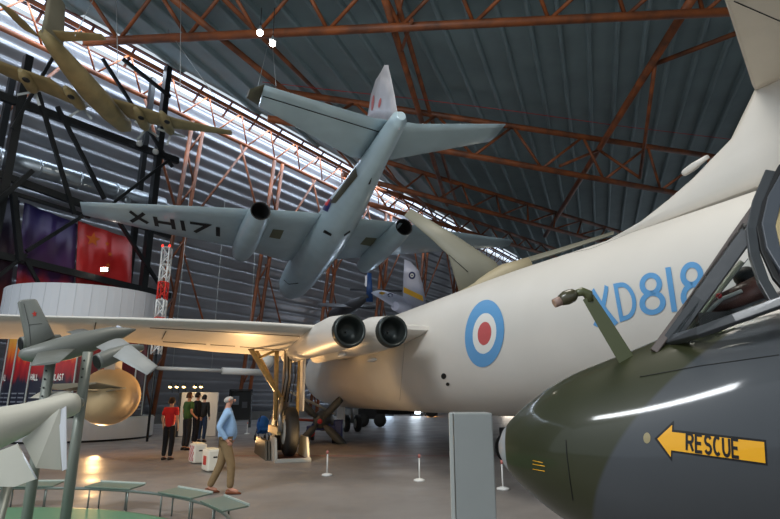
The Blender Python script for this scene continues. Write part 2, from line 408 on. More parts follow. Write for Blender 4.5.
# duct
def duct():
    a, b = fpt(-25, 142) + NO * 1.0, fpt(172, 202) + NO * 1.0
    e = empty('air_duct', a, 'silver round air duct running through the black steel frame', 'duct')
    MB().tube([a, b], .48, 20).build('duct', DUCT, e, origin=a)
    for f in (.12, .3, .5, .7, .9):
        p = a.lerp(b, f); d = (b - a).normalized()
        MB().tube([p - d * .05, p + d * .05], .51, 20).build('band', DUCT, e, origin=a)
    for px, py in ((70, 178), (134, 198)):
        p = fpt(px, py) + NO * .7
        MB().revolve(p, (JD.y, -JD.x, -.2), [(-.1, .2), (.12, .22), (.2, .15), (.16, .08)], 14).build('nozzle', DUCT, e, origin=a)
duct()
def flagmat(name, ramp, axis='Z'):
    m = bpy.data.materials.new(name); m.use_nodes = True; n = m.node_tree.nodes; l = m.node_tree.links; b = n['Principled BSDF']
    tc = n.new('ShaderNodeTexCoord'); sx = n.new('ShaderNodeSeparateXYZ'); l.new(tc.outputs['Generated'], sx.inputs[0])
    no = n.new('ShaderNodeTexNoise'); no.inputs['Scale'].default_value = 3.5; l.new(tc.outputs['Generated'], no.inputs['Vector'])
    ad = n.new('ShaderNodeMath'); ad.operation = 'MULTIPLY_ADD'; l.new(no.outputs['Fac'], ad.inputs[0]); ad.inputs[1].default_value = .3; 
    l.new(sx.outputs[axis], ad.inputs[2]); sb = n.new('ShaderNodeMath'); sb.operation = 'SUBTRACT'; l.new(ad.outputs[0], sb.inputs[0]); sb.inputs[1].default_value = .15
    r = n.new('ShaderNodeValToRGB'); l.new(sb.outputs[0], r.inputs[0])
    els = r.color_ramp.elements
    while len(els) < len(ramp): els.new(.5)
    for el, (p, c) in zip(els, ramp): el.position = p; el.color = tuple((v / 255) ** 2.2 for v in c) + (1,)
    l.new(r.outputs[0], b.inputs['Base Color']); b.inputs['Roughness'].default_value = .5
    return m
FL1 = flagmat('blue_to_red_flag_cloth', [(.0, (190, 60, 40)), (.3, (176, 40, 40)), (.42, (74, 36, 80)), (1, (40, 34, 84))])
FL2 = flagmat('red_flag_cloth', [(.0, (120, 20, 24)), (.5, (176, 30, 30)), (1, (168, 38, 34))])
def banner(corners, m, label, star=None):
    o = corners[0]; mb = MB(); nn = Vector((JD.y, -JD.x, 0)) * .04
    b = bil([Vector(c) for c in corners]); n = 10; vs = []
    def w(u, v): return b(u, v) + nn * (1.2 * math.sin(u * 17))
    rows = [[w(i / n, j) for i in range(n + 1)] for j in range(2)]
    fr = [[p for p in r_] + [p - nn * .6 for p in r_[::-1]] for r_ in rows]
    e = empty('flag_banner', o, label, 'banner')
    mb.loft(fr, True).build('cloth', m, e, origin=o)
    for (u, v, s_) in star or ():
        sm = MB(); c = b(u, v) + nn * 2.2; d = (Vector(corners[1]) - Vector(corners[0])).normalized(); pts = []
        for k in range(10):
            r_ = s_ if k % 2 == 0 else s_ * .42; a = PI / 2 + k * PI / 5
            pts.append(c + d * r_ * math.cos(a) + Vector((0, 0, 1)) * r_ * math.sin(a))
        sm.prism(pts, nn * .2).build('star', mat('dull_gold_star', (196, 96, 30), .6), e, origin=o)
NB = NO * .6
banner([fpt(18, 318) + NB, fpt(77, 324) + NB, fpt(84, 222) + NB, fpt(30, 200) + NB], FL1, 'large cloth banner fading from purple blue to red, left of the star flag')
banner([fpt(80, 324) + NB, fpt(136, 330) + NB, fpt(139, 238) + NB, fpt(84, 219) + NB], FL2, 'large red flag banner with gold stars behind the black frame', [(.25, .86, .42), (.5, .86, .15), (.56, .76, .15), (.53, .64, .15), (.44, .55, .15)])
banner([fpt(-25, 314) + NB, fpt(14, 318) + NB, fpt(26, 198) + NB, fpt(-25, 186) + NB], flagmat('dark_flag_cloth', [(0, (150, 60, 30)), (.3, (60, 24, 40)), (1, (30, 32, 60))]), 'dark blue banner at the left edge behind the black column')
# work lamps on the frame
def worklamp(px, py, label, s_=.16):
    p = fpt(px, py) + Vector((JD.y, -JD.x, 0)) * .5
    e = empty('floodlight', p, label, 'lamp', None)
    MB().box((0, 0, 0), (s_ * 3.2, .16, s_ * 1.9)).build('housing', BLACKS, e)
    MB().box((0, -.1, 0), (s_ * 2.8, .05, s_ * 1.5)).build('lamp_face', LAMP, e)
    MB().box((0, .2, .1), (.06, .3, .06)).build('bracket', BLACKS, e)
worklamp(100, 271, 'small bright floodlight clamped on the beam in front of the red flag', .12)
worklamp(112, 218, 'small floodlight shining beside the wing tip marked with letters', .12)
# small projector spots on upper beam
for px, py, nm in ((136, 145, 'left'), (152, 153, 'right')):
    p = fpt(px, py) + Vector((JD.y, -JD.x, 0)) * .4
    e = empty('spot_lamp', p, nm + ' one of two silver spot lamps on the upper black beam', 'lamp', None)
    MB().revolve((0, 0, 0), (.3, -.8, -.5), [(-.2, .08), (-.15, .14), (.15, .17), (.22, .19), (.18, .1)], 12).build('lamp_housing', STEEL, e)
    MB().tube([(0, 0, 0), (0, .2, .3)], .03, 6).build('bracket', STEEL, e)

# ---------------------------------------------------------------- white drum with poster wall
DC = at(73, 420, 24.4); DC.z = 0
e = empty('exhibit_drum', DC, 'big white round exhibit drum at the left, lit red posters around its middle', 'exhibit')
R0 = 3.25
def cyl_shell(r0, r1, z0, z1, n=72):
    mb = MB(); rings = []
    prof = [(r0, z0), (r1, z0), (r1, z1), (r0, z1)]
    for j in range(n): 
        a = 2 * PI * j / n; rings.append([Vector((r * math.cos(a), r * math.sin(a), z)) for r, z in prof])
    rings.append(rings[0]); mb.loft(rings, False, smooth=False); return mb
DW = mat('drum_white', (205, 208, 212), .5, var=.05, scale=.4)
cyl_shell(R0 - .15, R0, 4.3, 6.15).build('upper_band', DW, e)
sb = MB()
for k in range(36):
    a = 2 * PI * k / 36; sb.box(((R0 + .002) * math.cos(a), (R0 + .002) * math.sin(a), 5.22), (.02, .02, 1.84), Matrix.Rotation(a, 4, 'Z'))
sb.build('seams', mat('seam_grey', (188, 191, 195), .5), e)
cyl_shell(R0 - .15, R0, .08, .85).build('base_band', mat('drum_base_grey', (176, 178, 180), .45), e)
cyl_shell(R0 - .6, R0 - .12, .0, .09).build('plinth', BLACK, e)
cyl_shell(R0 - .6, R0 - .05, .85, .9).build('sill', GREYT, e)
cyl_shell(R0 - .62, R0 - .5, .85, 4.4).build('inner_wall', mat('drum_inner', (52, 48, 52), .6), e)
cyl_shell(.0, R0 - .1, 6.0, 6.05).build('cover', mat('drum_cover', (120, 122, 124), .6), e)
POST = flagmat('exhibit_poster_print', [(0, (26, 30, 46)), (.40, (34, 34, 52)), (.48, (140, 22, 34)), (.66, (186, 36, 38)), (.8, (236, 120, 44)), (1, (250, 190, 80))])
POST2 = flagmat('exhibit_poster_print_dark', [(0, (22, 24, 38)), (.45, (60, 16, 26)), (.8, (120, 22, 30)), (1, (150, 40, 34))])
def drumxy(a, r): return Vector((r * math.cos(a), r * math.sin(a), 0))
a_of = lambda px: None
for k in range(9):
    a0 = math.radians(-148 + k * 17); a1 = math.radians(-148 + (k + 1) * 17 - 1.2); mb = MB(); n = 5; r1 = R0 - .47
    ring = []
    for i in range(n + 1):
        a = a0 + (a1 - a0) * i / n
        ring.append([drumxy(a, r1) + Vector((0, 0, .95)), drumxy(a, r1 + .04) + Vector((0, 0, .95)), drumxy(a, r1 + .04) + Vector((0, 0, 4.1)), drumxy(a, r1) + Vector((0, 0, 4.1))])
    ps = mb.loft(ring, True, smooth=False).build('poster', POST if k in (1, 2, 3, 4, 6) else POST2, e)
    MB().beam(drumxy(a1 + .01, r1 + .06) + Vector((0, 0, .95)), drumxy(a1 + .01, r1 + .06) + Vector((0, 0, 4.1)), .05, .05).build('divider', GREYT, e)
    word = {1: 'HALL', 3: 'HALL', 4: 'BLAST'}.get(k)
    tw = MB()
    if word:
        zt = 2.35
        for i, ch in enumerate(word):
            for st in G[ch]:
                def fn(u, v, i=i): 
                    a = a0 + (a1 - a0) * (.06 + .10 * len(word) * ((i + u * .72) / len(word))); return drumxy(a, r1 + .055) + Vector((0, 0, zt + v * .22))
                ribbon(tw, st, .22, fn, .6)
        tw.build('lettering', ROUNDW, ps)
    tl = MB()
    for q in range(5):
        for c_ in range(2):
            a = a0 + (a1 - a0) * (.28 + .45 * c_); tl.box(drumxy(a, r1 + .045) + Vector((0, 0, 1.2 + q * .16)), (.02, .26, .05), Matrix.Rotation(a, 4, 'Z'))
    tl.build('print_block', mat('print_grey', (120, 124, 134), .6), ps)

# red and white lattice mast above the drum
mp = at(160, 318, 22.5); mt = at(169, 248, 22.5)
e = empty('lattice_mast', mp, 'small red and white lattice mast with red tips standing behind the wing', 'mast')
MR = mat('mast_red', (214, 48, 36), .5); MWt = mat('mast_white', (225, 225, 222), .5)
H_ = (mt.z - mp.z) + 1.5; wd = .15
for k in range(6):
    z0 = -1.5 + k * H_ / 6; z1 = z0 + H_ / 6; mb = MB()
    for (x, y) in ((-wd, -wd), (wd, -wd), (wd, wd), (-wd, wd)): mb.tube([(x, y, z0), (x, y, z1)], .035, 6)
    for (x, y), (x2, y2) in (((-wd, -wd), (wd, -wd)), ((wd, -wd), (wd, wd)), ((wd, wd), (-wd, wd)), ((-wd, wd), (-wd, -wd))):
        zm = (z0 + z1) / 2; mb.tube([(x, y, z0), (x2, y2, zm)], .022, 5); mb.tube([(x2, y2, zm), (x, y, z1)], .022, 5); mb.tube([(x, y, z1), (x2, y2, z1)], .022, 5)
    mb.build('lattice_section', MWt if k in (0, 2, 4, 5) and k != 3 else MR, e)
for x in (-wd, wd): MB().ell((x, -wd, H_ - 1.45), (.05, .05, .07), 8, 6).build('tip_light', mat('red_tip_light', (255, 60, 50), .4, emit=2), e)
MB().tube([(0, 0, -mp.z), (0, 0, -1.5)], .05, 8).build('post', BLACKS, e)

# ================================================================ THE WHITE BOMBER
MV = frame((-4.0, 30.1, 2.84), .362)
V = empty('jet_bomber', MV, 'huge white four engined jet bomber with pale blue roundel, lettered XD818', 'aircraft')
def interp_prof(P_, n):
    P_ = np.array(P_); ds = np.unique(np.concatenate([np.linspace(P_[0, 0], P_[-1, 0], n), P_[:, 0]]))
    out = []
    for d in ds:
        i = min(max(np.searchsorted(P_[:, 0], d) - 1, 0), len(P_) - 2); t = (d - P_[i, 0]) / (P_[i + 1, 0] - P_[i, 0])
        def tang(j):
            if j == 0: return (P_[1] - P_[0]) / (P_[1, 0] - P_[0, 0])
            if j == len(P_) - 1: return (P_[-1] - P_[-2]) / (P_[-1, 0] - P_[-2, 0])
            return (P_[j + 1] - P_[j - 1]) / (P_[j + 1, 0] - P_[j - 1, 0])
        h = P_[i + 1, 0] - P_[i, 0]; m0, m1 = tang(i) * h, tang(i + 1) * h
        out.append(P_[i] * (2 * t**3 - 3 * t**2 + 1) + m0 * (t**3 - 2 * t**2 + t) + P_[i + 1] * (-2 * t**3 + 3 * t**2) + m1 * (t**3 - t**2))
    return out
def fuselage(P_, n=70, k=48, sgn=-1):
    """P_: rows (distance from nose, half width, half height, centre z); nose at y=0, body towards -y"""
    mb = MB(); rings = []
    for d, rx, rz, cz in interp_prof(P_, n):
        rings.append([Vector((max(rx, .01) * math.cos(2 * PI * j / k), sgn * d, cz + max(rz, .01) * math.sin(2 * PI * j / k))) for j in range(k)])
    return mb.loft(rings, True)
fv = fuselage([(0, .04, .04, -.25), (.25, .42, .40, -.22), (.8, .75, .72, -.18), (1.8, 1.05, 1.1, -.1), (3.2, 1.28, 1.38, -.05), (5, 1.4, 1.52, -.02), (8, 1.45, 1.58, 0), (13, 1.45, 1.57, 0), (18, 1.45, 1.56, 0), (20, 1.42, 1.5, 0.05), (22, 1.31, 1.38, .12), (24, 1.16, 1.22, .24), (27, .95, 1.0, .4), (30, .7, .75, .5), (33, .3, .35, .6)], 90, 64)
TV = bvh(fv); fv.build('fuselage', WHITE, V)
cv = caster(MV, TV, .012)
# wing
zw = .44
def lp(px, py, z=zw, M=MV): return loc_plane(M, px, py, 2, z)
te = sorted([lp(*p) for p in ((-160, 315), (0, 320), (130, 323), (240, 326.5), (318, 331))], key=lambda p: p.x)
le = sorted([lp(*p) for p in ((-160, 341), (0, 343.5), (130, 345), (221, 353), (262, 354), (312, 358))], key=lambda p: p.x)
def interp_y(pts, x):
    return float(np.interp(x, [p.x for p in pts], [p.y for p in pts]))
x0 = max(te[0].x, le[0].x)
xs = [x0 + (te[-1].x - x0) * i / 9 for i in range(10)]
LE = [Vector((x, interp_y(le, x), zw + .25)) for x in xs]; TE = [Vector((x, max(interp_y(te, x), -17.9), zw + .10)) for x in xs]
LE.append(Vector((-.6, LE[-1].y + 1.0, zw + .25))); TE.append(Vector((-.6, TE[-1].y, zw + .10)))
wg = MB().wing(LE, TE, [.45] * 5 + [.6, .7, .8, .85, .9, 1.0], (0, 0, 1), blunt=.09)
TW = bvh(wg); wg.build('wing', WHITE, V); cw = caster(MV, TW, .008)
MB().wing([Vector((-p.x, p.y, p.z)) for p in LE], [Vector((-p.x, p.y, p.z)) for p in TE], .7, (0, 0, 1), blunt=.2).build('wing', WHITE, V)
def pline(fn, pts, w, mb):
    """thin painted or recessed line through pixel-measured points on a surface"""
    Q = [Vector(pts[0])]
    for a, b in zip(pts[:-1], pts[1:]):
        a, b = Vector(a), Vector(b); k = max(1, int((b - a).length / 5)); Q += [a.lerp(b, (i + 1) / k) for i in range(k)]
    P_ = [fn(*q) for q in Q]; P_ = [p for p in P_ if p is not None]
    if len(P_) > 1: mb.tube(P_, w, 5)
sl = MB()
for pts in (((150, 327.5), (300, 336)), ((166, 331), (162, 339)), ((163, 341.5), (206, 344)), ((210, 344.5), (235, 346)), ((240, 346.5), (285, 350)), ((96, 322), (92, 343))):
    pline(cw, pts, .010, sl)
sl.build('panel_gaps', mat('panel_gap_brown', (70, 58, 40), .7), V)
# wheel bay
wbm = MB(); q = [cw(*p) for p in ((226, 349.5), (282, 353), (282, 356), (222, 352.5))]
if all(p is not None for p in q):
    wbm.prism([p + Vector((0, 0, -.03)) for p in q], (0, 0, .04)); wbm.build('wheel_bay', DARK, V)
# engine fairings and jet pipes
NOZ = mat('jet_pipe_metal', (64, 68, 66), .35, .6, var=.2)
for i, (px, py, r) in enumerate(((350, 330.5, .32), (393, 331, .315))):
    c = loc_plane(MV, px, py, 1, -18.6); q = []
    rings = []
    for y, rr, dz in ((-11.5, .24, -.05), (-13.5, .34, .04), (-15.5, .40, .07), (-17.4, .41, .06), (-18.45, r + .04, 0)):
        rings.append([Vector((c.x + rr * 1.0 * math.cos(2 * PI * j / 32), y, c.z + dz + rr * math.sin(2 * PI * j / 32))) for j in range(32)])
    fr = MB().loft(rings, False).build('engine_fairing', WHITE, V)
    MB().revolve(c, (0, 1, 0), [(.3, r + .03), (.0, r + .03), (-.05, r), (0, r - .04), (.35, r - .06), (.36, .02)], 36, caps=False).build('jet_pipe', NOZ, V)
# wing root filler under the pipes, down onto the fuselage side
rings = []
for y, w_, d_ in ((-9.5, .3, .1), (-11, 2.0, .45), (-14, 2.3, .62), (-16.3, 2.1, .42), (-17.2, 1.7, .25), (-17.6, 1.3, .08)):
    rings.append([Vector((-1.0 - w_ * .5 + w_ * .5 * 1.0 * math.cos(a), y, zw + .05 + d_ * math.sin(a) * (.7 if math.sin(a) < 0 else .5))) for a in [2 * PI * j / 24 for j in range(24)]])
MB().loft(rings, True).build('wing_root_fairing', WHITE, V)
for px, py in ((322, 352), (352, 357)):
    c = loc_plane(MV, px + 20, py + 3, 1, -17.4)
    MB().ell(c, (.07, .3, .05)).build('vent_fairing', WHITE, V)
# fin
finpx = [(592, 249), (640, 222), (668, 200), (692, 179), (731, 139), (758, 83), (775, 20), (790, -70), (800, -150)]
FL = [loc_plane(MV, *p, 0, 0) for p in finpx]
FT = [Vector((0, min(-32.8, p.y - 2.2), p.z)) for p in FL]
MB().wing(FL, FT, [.25, .42, .5, .5, .48, .42, .36, .3, .26], (1, 0, 0)).build('fin', WHITE, V)
ik = loc_plane(MV, 686, 172, 0, 0)
MB().revolve(ik, (0, -1, .22), [(-.06, .02), (-.045, .045), (0, .055), (.15, .06), (.4, .03)], 14).build('fin_intake', WHITE, V)
# tailplane
rt = loc_plane(MV, 752, 84, 0, -.2); zt = rt.z; l1 = loc_plane(MV, 725, 0, 2, zt); l2 = loc_plane(MV, 708, -60, 2, zt); 
TPB = mat('white_paint_beige_lit', (206, 198, 184), .5, var=.05)  # warm light on the tailplane underside put into the white paint colour
tl_ = [rt + Vector((.2, .1, 0)), rt, l1, l1 + (l1 - rt) * 1.2]; tt = [p + Vector((0, -2.6, 0)) for p in tl_]
tp = MB().wing(tl_, tt, [.24, .24, .2, .14], (0, 0, 1)); TT = bvh(tp); tp.build('tailplane', TPB, V)
MB().wing([Vector((-p.x, p.y, p.z)) for p in tl_], [Vector((-p.x, p.y, p.z)) for p in tt], .2, (0, 0, 1)).build('tailplane', TPB, V)
ct = caster(MV, TT, .003); hl = MB(); pline(ct, ((734, 1), (780, 21)), .006, hl)
if hl.v: hl.build('hinge_line', DARK, V)
# roundel and serial
def disc_px(fn, cx, cy, rx, ry, shear, r0, mb, n=48, k=5):
    vs = []; fs = []
    for i in range(k + 1):
        t = r0 + (1 - r0) * i / k
        for j in range(n):
            a = 2 * PI * j / n; u, v = t * math.cos(a), t * math.sin(a); p = fn(cx + rx * u + shear * v, cy - ry * v)
            vs.append(p if p is not None else Vector((0, 0, 0)))
    for i in range(k):
        for j in range(n): fs.append((i * n + j, i * n + (j + 1) % n, (i + 1) * n + (j + 1) % n, (i + 1) * n + j))
    mb.add(vs, fs, 0, False); return mb
for nm, r, r0, M_ in (('roundel_blue_ring', 1, .60, BLUE), ('roundel_white_ring', .605, .345, ROUNDW), ('roundel_red_spot', .35, .02, PALERED)):
    disc_px(cv, 485, 333.5, 19.5 * r, 33.5 * r, 2.5 * r, r0 / r if nm != 'roundel_red_spot' else .01, MB()).build(nm, M_, V)
sm = MB()
SER = [('X', ((596, 326), (617, 324), (607, 286), (593, 290))), ('D', ((622, 319), (638, 314), (631.5, 283), (616, 286))), ('8', ((642.5, 313.5), (665.5, 310), (661, 274), (640, 277))),
       ('1', ((664, 313), (686, 310), (679.5, 266), (657.5, 269))), ('8', ((684, 308), (707, 302), (702, 263), (680.5, 267)))]
for ch, q in SER:
    b2 = bil(q)
    for st in G[ch]: ribbon(sm, st, .145, lambda u, v: cv(*b2(u, v)), .58)
sm.build('serial_letters', BLUE, V)
vb = MB(); disc_px(cv, 444, 376, 2.6, 3.0, 0, .01, vb, 12, 2); disc_px(cv, 448, 384, 1.8, 1.8, 0, .01, vb, 12, 2); vb.build('drain_holes', DARK, V)
sq = MB(); pline(cv, ((545, 259), (592, 249), (700, 206), (760, 184)), .004, sq); pline(cv, ((405, 343), (400, 400)), .004, sq)
sq.build('panel_seams', mat('panel_seam_grey', (168, 164, 158), .6), V)
# underwing fuel tank, seen from its blunt tail
tc_ = at(110, 396.5, 15.3); TM = MV.inverted() @ tc_
rings = []
for d, r in ((-3.0, .02), (-2.9, .28), (-2.4, .52), (-1.6, .68), (-.6, .75), (.8, .75), (2.0, .66), (3.2, .4), (3.7, .02)):
    rings.append([TM + Vector((r * math.cos(2 * PI * j / 40), d * .62, r * math.sin(2 * PI * j / 40))) for j in range(40)])
tk = MB().loft(rings, True).build('fuel_tank', mat('tank_flood_lit', (214, 186, 142), .5), V)  # yellow floodlighting on the tank painted into its colour
for s_ in (-1, 1):
    MB().wing([TM + Vector((s_ * .1, -1.2, .12)), TM + Vector((s_ * (1.25 if s_ < 0 else .5), -1.6, .2))], [TM + Vector((s_ * .1, -2.0, .12)), TM + Vector((s_ * (1.25 if s_ < 0 else .5), -2.2, .2))], .05, (0, 0, 1)).build('tank_fin', mat('tank_fin_grey', (150, 142, 124), .5), tk)
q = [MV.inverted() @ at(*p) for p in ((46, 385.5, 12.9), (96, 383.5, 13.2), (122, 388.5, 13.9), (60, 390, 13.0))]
MB().prism(q, (0, 0, .03)).build('tank_fin', mat('tank_fin_dark', (132, 124, 106), .5), tk)  # plate in a darker grey than the other tank fins
MB().beam(TM + Vector((0, 0, .6)), Vector((TM.x, TM.y, zw + .1)), .25, 1.8, up=(0, 1, 0)).build('pylon', WHITE, V)
# main undercarriage
def G2L(px, py, Y): return MV.inverted() @ at(px, py, Y)
wc = at(289.5, 435.5, 16.1); wc = MV.inverted() @ wc; fl = -2.84
wc.z = fl + .10 + .66
Wm = Matrix.Rotation(0, 4, 'Z')
def wheel(c, r, w, parent, nm='wheel'):
    mb = MB(); mb.revolve(c - Vector((w / 2, 0, 0)), (1, 0, 0), [(0, r * .62), (.02, r * .9), (w * .15, r * .98), (w * .3, r), (w * .7, r), (w * .85, r * .98), (w - .02, r * .9), (w, r * .62)], 36)
    o = mb.build(nm, TYRE, parent)
    MB().revolve(c - Vector((w / 2 + .01, 0, 0)), (1, 0, 0), [(0, r * .15), (0, r * .5), (.03, r * .6), (w - .01, r * .6), (w + .02, r * .5), (w + .02, r * .15)], 24).build('hub', GREYT, o)
    return o
wheel(wc, .66, .36, V, 'main_wheel'); wheel(wc + Vector((0, 1.75, 0)), .66, .36, V, 'main_wheel')
wy = wc.y
MB().tube([wc + Vector((-.05, .75, .55)), Vector((wc.x + .0, wy + .8, zw + .1))], .12, 14).build('oleo_leg', STEEL, V)
MB().tube([wc + Vector((.32, .6, .4)), Vector((wc.x + .36, wy + .8, zw + .1))], .05, 8).build('strut', PRIMER, V)
MB().tube([wc + Vector((-.34, .5, .3)), Vector((wc.x - .36, wy + .8, zw + .1))], .07, 8).build('strut', PRIMER, V)
MB().tube([wc + Vector((-.12, .6, .8)), Vector((wc.x - 1.35, wy + .6, zw + .1))], .075, 8).build('side_stay', PRIMER, V)
MB().tube([wc + Vector((-.12, 1.0, .9)), Vector((wc.x - 1.1, wy + 1.1, zw + .1))], .055, 8).build('side_stay', PRIMER, V)
MB().tube([Vector((wc.x - .9, wy + .7, zw - .45)), Vector((wc.x - .3, wy + .7, zw - .15))], .04, 8).build('side_stay', PRIMER, V)
MB().beam(wc + Vector((-.3, .0, .0)), wc + Vector((-.3, 1.75, 0)), .1, .2).build('bogie_beam', PRIMER, V)
MB().tube([wc + Vector((-.28, -.05, .0)), wc + Vector((-.30, .0, .5)), wc + Vector((-.2, .5, .9))], .07, 8).build('fork', STEEL, V)
MB().box(wc + Vector((.38, .5, 1.3)), (.05, .9, 1.5)).build('gear_door', WHITE, V, bevel=.01)
hs = MB()
for k in range(4):
    x = wc.x - .15 + k * .1; hs.tube([Vector((x, wy + .62, zw)), Vector((x + .05, wy + .55, zw - 1)), Vector((x - .04, wy + .6, wc.z + .8))], .018, 6)
hs.build('hydraulic_hoses', mat('hose_black', (40, 38, 34), .5), V)
# nose wheels and door
nc = MV.inverted() @ at(352, 424, 28.6)
for dx in (-.3, .3): wheel(Vector((nc.x + dx, nc.y, fl + .42)), .42, .26, V, 'nose_wheel')
MB().tube([Vector((nc.x, nc.y, fl + .42)), Vector((nc.x, nc.y, -1.2))], .09, 10).build('nose_leg', STEEL, V)
MB().box((nc.x - .62, nc.y - .1, -1.75), (.06, 1.3, .95)).build('nose_gear_door', WHITE, V, bevel=.01)
MB().box((nc.x + .6, nc.y - 4.5, -1.65), (1.2, 1.6, .4)).build('bay_door', DARK, V)
# support plates round the main wheels
ch = MV @ Vector((wc.x, wc.y, fl)); ch.z = 0
e = empty('wheel_stand', frame(ch, .362), 'pale metal stand holding the big main wheel off the floor', 'stand')
PS = mat('pale_stand_paint', (172, 170, 160), .5, var=.08)
for x in (-.48, .40):
    mb = MB(); mb.prism([(x, -.72, 0), (x, .75, 0), (x, .45, .62), (x, -.42, .62)], (.06, 0, 0)); mb.build('side_plate', PS, e, bevel=.01)
MB().box((-.01, -.72, .05), (.98, .08, .1)).build('front_rail', PS, e, bevel=.01)
MB().box((-.01, .0, .05), (.84, 1.3, .06)).build('base_plate', mat('rust_plate', (92, 52, 40), .6), e)
for x in (-.50, -.42): MB().prism([(x - .15, -.1, 0), (x - .15, 2.4, 0), (x - .15, 2.1, .5), (x - .15, .15, .5)], (.05, 0, 0)).build('rear_plate', mat('stand_olive', (84, 80, 70), .6), e)

# grey support column
cb = atz(476, 560, 0); ct_ = 1.56; Yc = 5.0
c0 = at(452.5, 470, Yc); c1 = at(495, 470, Yc)
e = empty('support_column', ((c0.x + c1.x) / 2, Yc + .2, 0), 'plain grey rectangular column standing in front of the white bomber', 'column')
Hc = at(470, 413, Yc).z
MB().box((.012, 0, Hc / 2), (c1.x - c0.x - .02, .36, Hc)).build('shaft', mat('column_grey', (146, 150, 148), .45, .1, var=.04), e, bevel=.012)
MB().box((-(c1.x - c0.x) / 2 + .0, -.17, Hc / 2), (.035, .04, Hc)).build('edge_strip', GREYT, e, bevel=.005)
MB().box((.0, 0, .01), (c1.x - c0.x + .25, .6, .02)).build('foot_plate', GREYT, e)

# ================================================================ SUSPENDED TWIN JET (XH171)
MC = frame((-3.02, 24.48, 8.97), .3565, -.0814, -.019)
K = empty('twin_engined_jet', MC, 'pale blue grey twin engined jet hung nose away under the roof, lettered XH171', 'aircraft')
tail = loc_plane(MC, 403, 116, 0, 0); nose = loc_plane(MC, 291, 281, 0, 0)
Ln = 10.0; TL = -9.6
tz = loc_plane(MC, 401, 119, 1, TL).z; 
fc = MB(); rings = []
for y, rx, rz, cz in ((9.9, .1, .1, -.05), (9.75, .38, .36, -.05), (9.2, .66, .62, -.02), (8, .88, .86, .0), (6, .95, .98, 0), (3, .96, 1.0, 0), (0, .95, .98, 0), (-2.5, .84, .88, .08), (-5, .60, .66, tz * .33), (-7.5, .40, .46, tz * .68), (-9.0, .31, .34, tz * .9), (TL, .26, .28, tz * .97), (TL - .2, .14, .15, tz * .97)):
    rings.append([Vector((rx * math.cos(2 * PI * j / 40), y, cz + rz * math.sin(2 * PI * j / 40))) for j in range(40)])
P_ = []
for a, b in zip(rings[:-1], rings[1:]):
    for k in range(4): P_.append([p.lerp(q, k / 4) for p, q in zip(a, b)])
P_.append(rings[-1]); fc.loft(P_, True); TC = bvh(fc); fc.build('fuselage', CANB, K); cc = caster(MC, TC, .02)
def plan(M, tepx, lepx, z, th, mat_, par, nm='wing', x1=None, n=8, sgn=1):
    te = sorted([loc_plane(M, *p, 2, z) for p in tepx], key=lambda p: p.x); le = sorted([loc_plane(M, *p, 2, z) for p in lepx], key=lambda p: p.x)
    a = max(te[0].x, le[0].x) if x1 is None or x1 > 0 or True else 0; b = min(te[-1].x, le[-1].x)
    xs = [a + (b - a) * i / n for i in range(n + 1)]
    L = [Vector((x, interp_y(le, x), z)) for x in xs]; T = [Vector((x, interp_y(te, x), z)) for x in xs]
    if x1 is not None:
        if abs(a - x1) < abs(b - x1): L.insert(0, Vector((x1, L[0].y, z))); T.insert(0, Vector((x1, T[0].y, z)))
        else: L.append(Vector((x1, L[-1].y, z))); T.append(Vector((x1, T[-1].y, z)))
    mb = MB().wing(L, T, th, (0, 0, 1)); tr = bvh(mb); ob = mb.build(nm, mat_, par); return ob, tr
wl, TWL = plan(MC, ((80, 202), (165, 205), (250, 209), (305, 212)), ((80, 213), (165, 233), (237, 247), (288, 262)), .1, .34, CANB, K, x1=-.3)
wr, TWR = plan(MC, ((363, 219), (403, 223), (448, 231), (513, 240)), ((340, 259), (385, 255), (442, 251), (500, 246), (513, 243)), .1, .34, CANB, K, x1=.3)
for a, b in (((260.5, 211), (240, 256)), ((404, 227), (362, 268))):
    A = loc_plane(MC, *a, 2, -.22); B = loc_plane(MC, *b, 2, -.3); d = (B - A); Ld = d.length
    nb_ = MB().revolve(A, d, [(0, .40), (.5, .46), (Ld * .4, .52), (Ld * .75, .52), (Ld * .93, .42), (Ld, .2)], 28, caps=False).build('engine_nacelle', CANB, K)
    MB().revolve(A, d, [(-.02, .40), (-.03, .36), (.1, .34), (.9, .30), (.92, .02)], 28, caps=False).build('jet_pipe', BLACK, nb_)
    MB().ell(B - d.normalized() * .15, (.22, .35, .22)).build('intake_bullet', CANB, nb_)
zt2 = tz + .25
tl1, TTL = plan(MC, ((264, 85), (385, 121.5)), ((256, 105), (350, 157)), zt2, .16, CANB, K, 'tailplane', x1=-.1)
tr1, _ = plan(MC, ((404, 124), (506, 124)), ((390, 160), (497, 140)), zt2, .16, CANB, K, 'tailplane', x1=.1)
a_, b_2 = loc_plane(MC, 264, 84, 2, zt2), loc_plane(MC, 257, 105, 2, zt2)
MB().wing([b_2 + Vector((0.02, 0, 0)), b_2 + Vector((-.35, -.3, 0))], [a_ + Vector((0.02, 0, 0)), a_ + Vector((-.35, .35, 0))], .15, (0, 0, 1)).build('tip_cap', CANBUP, K)
ctl = caster(MC, TTL, .01); hl = MB(); pline(ctl, ((263, 96), (380, 132)), .016, hl); hl.build('hinge_line', DARK, K)
flE = [loc_plane(MC, *p, 0, 0) for p in ((366, 124), (369, 108), (371, 95), (376, 80), (386, 65.5))]; ftE = [loc_plane(MC, *p, 0, 0) for p in ((400, 130), (397, 110), (394.5, 95), (391.5, 80), (388, 65))]
fm = MB().wing(flE, ftE, .18, (1, 0, 0)); TF = bvh(fm); fm.build('fin', SILVER, K); cf = caster(MC, TF, .012)
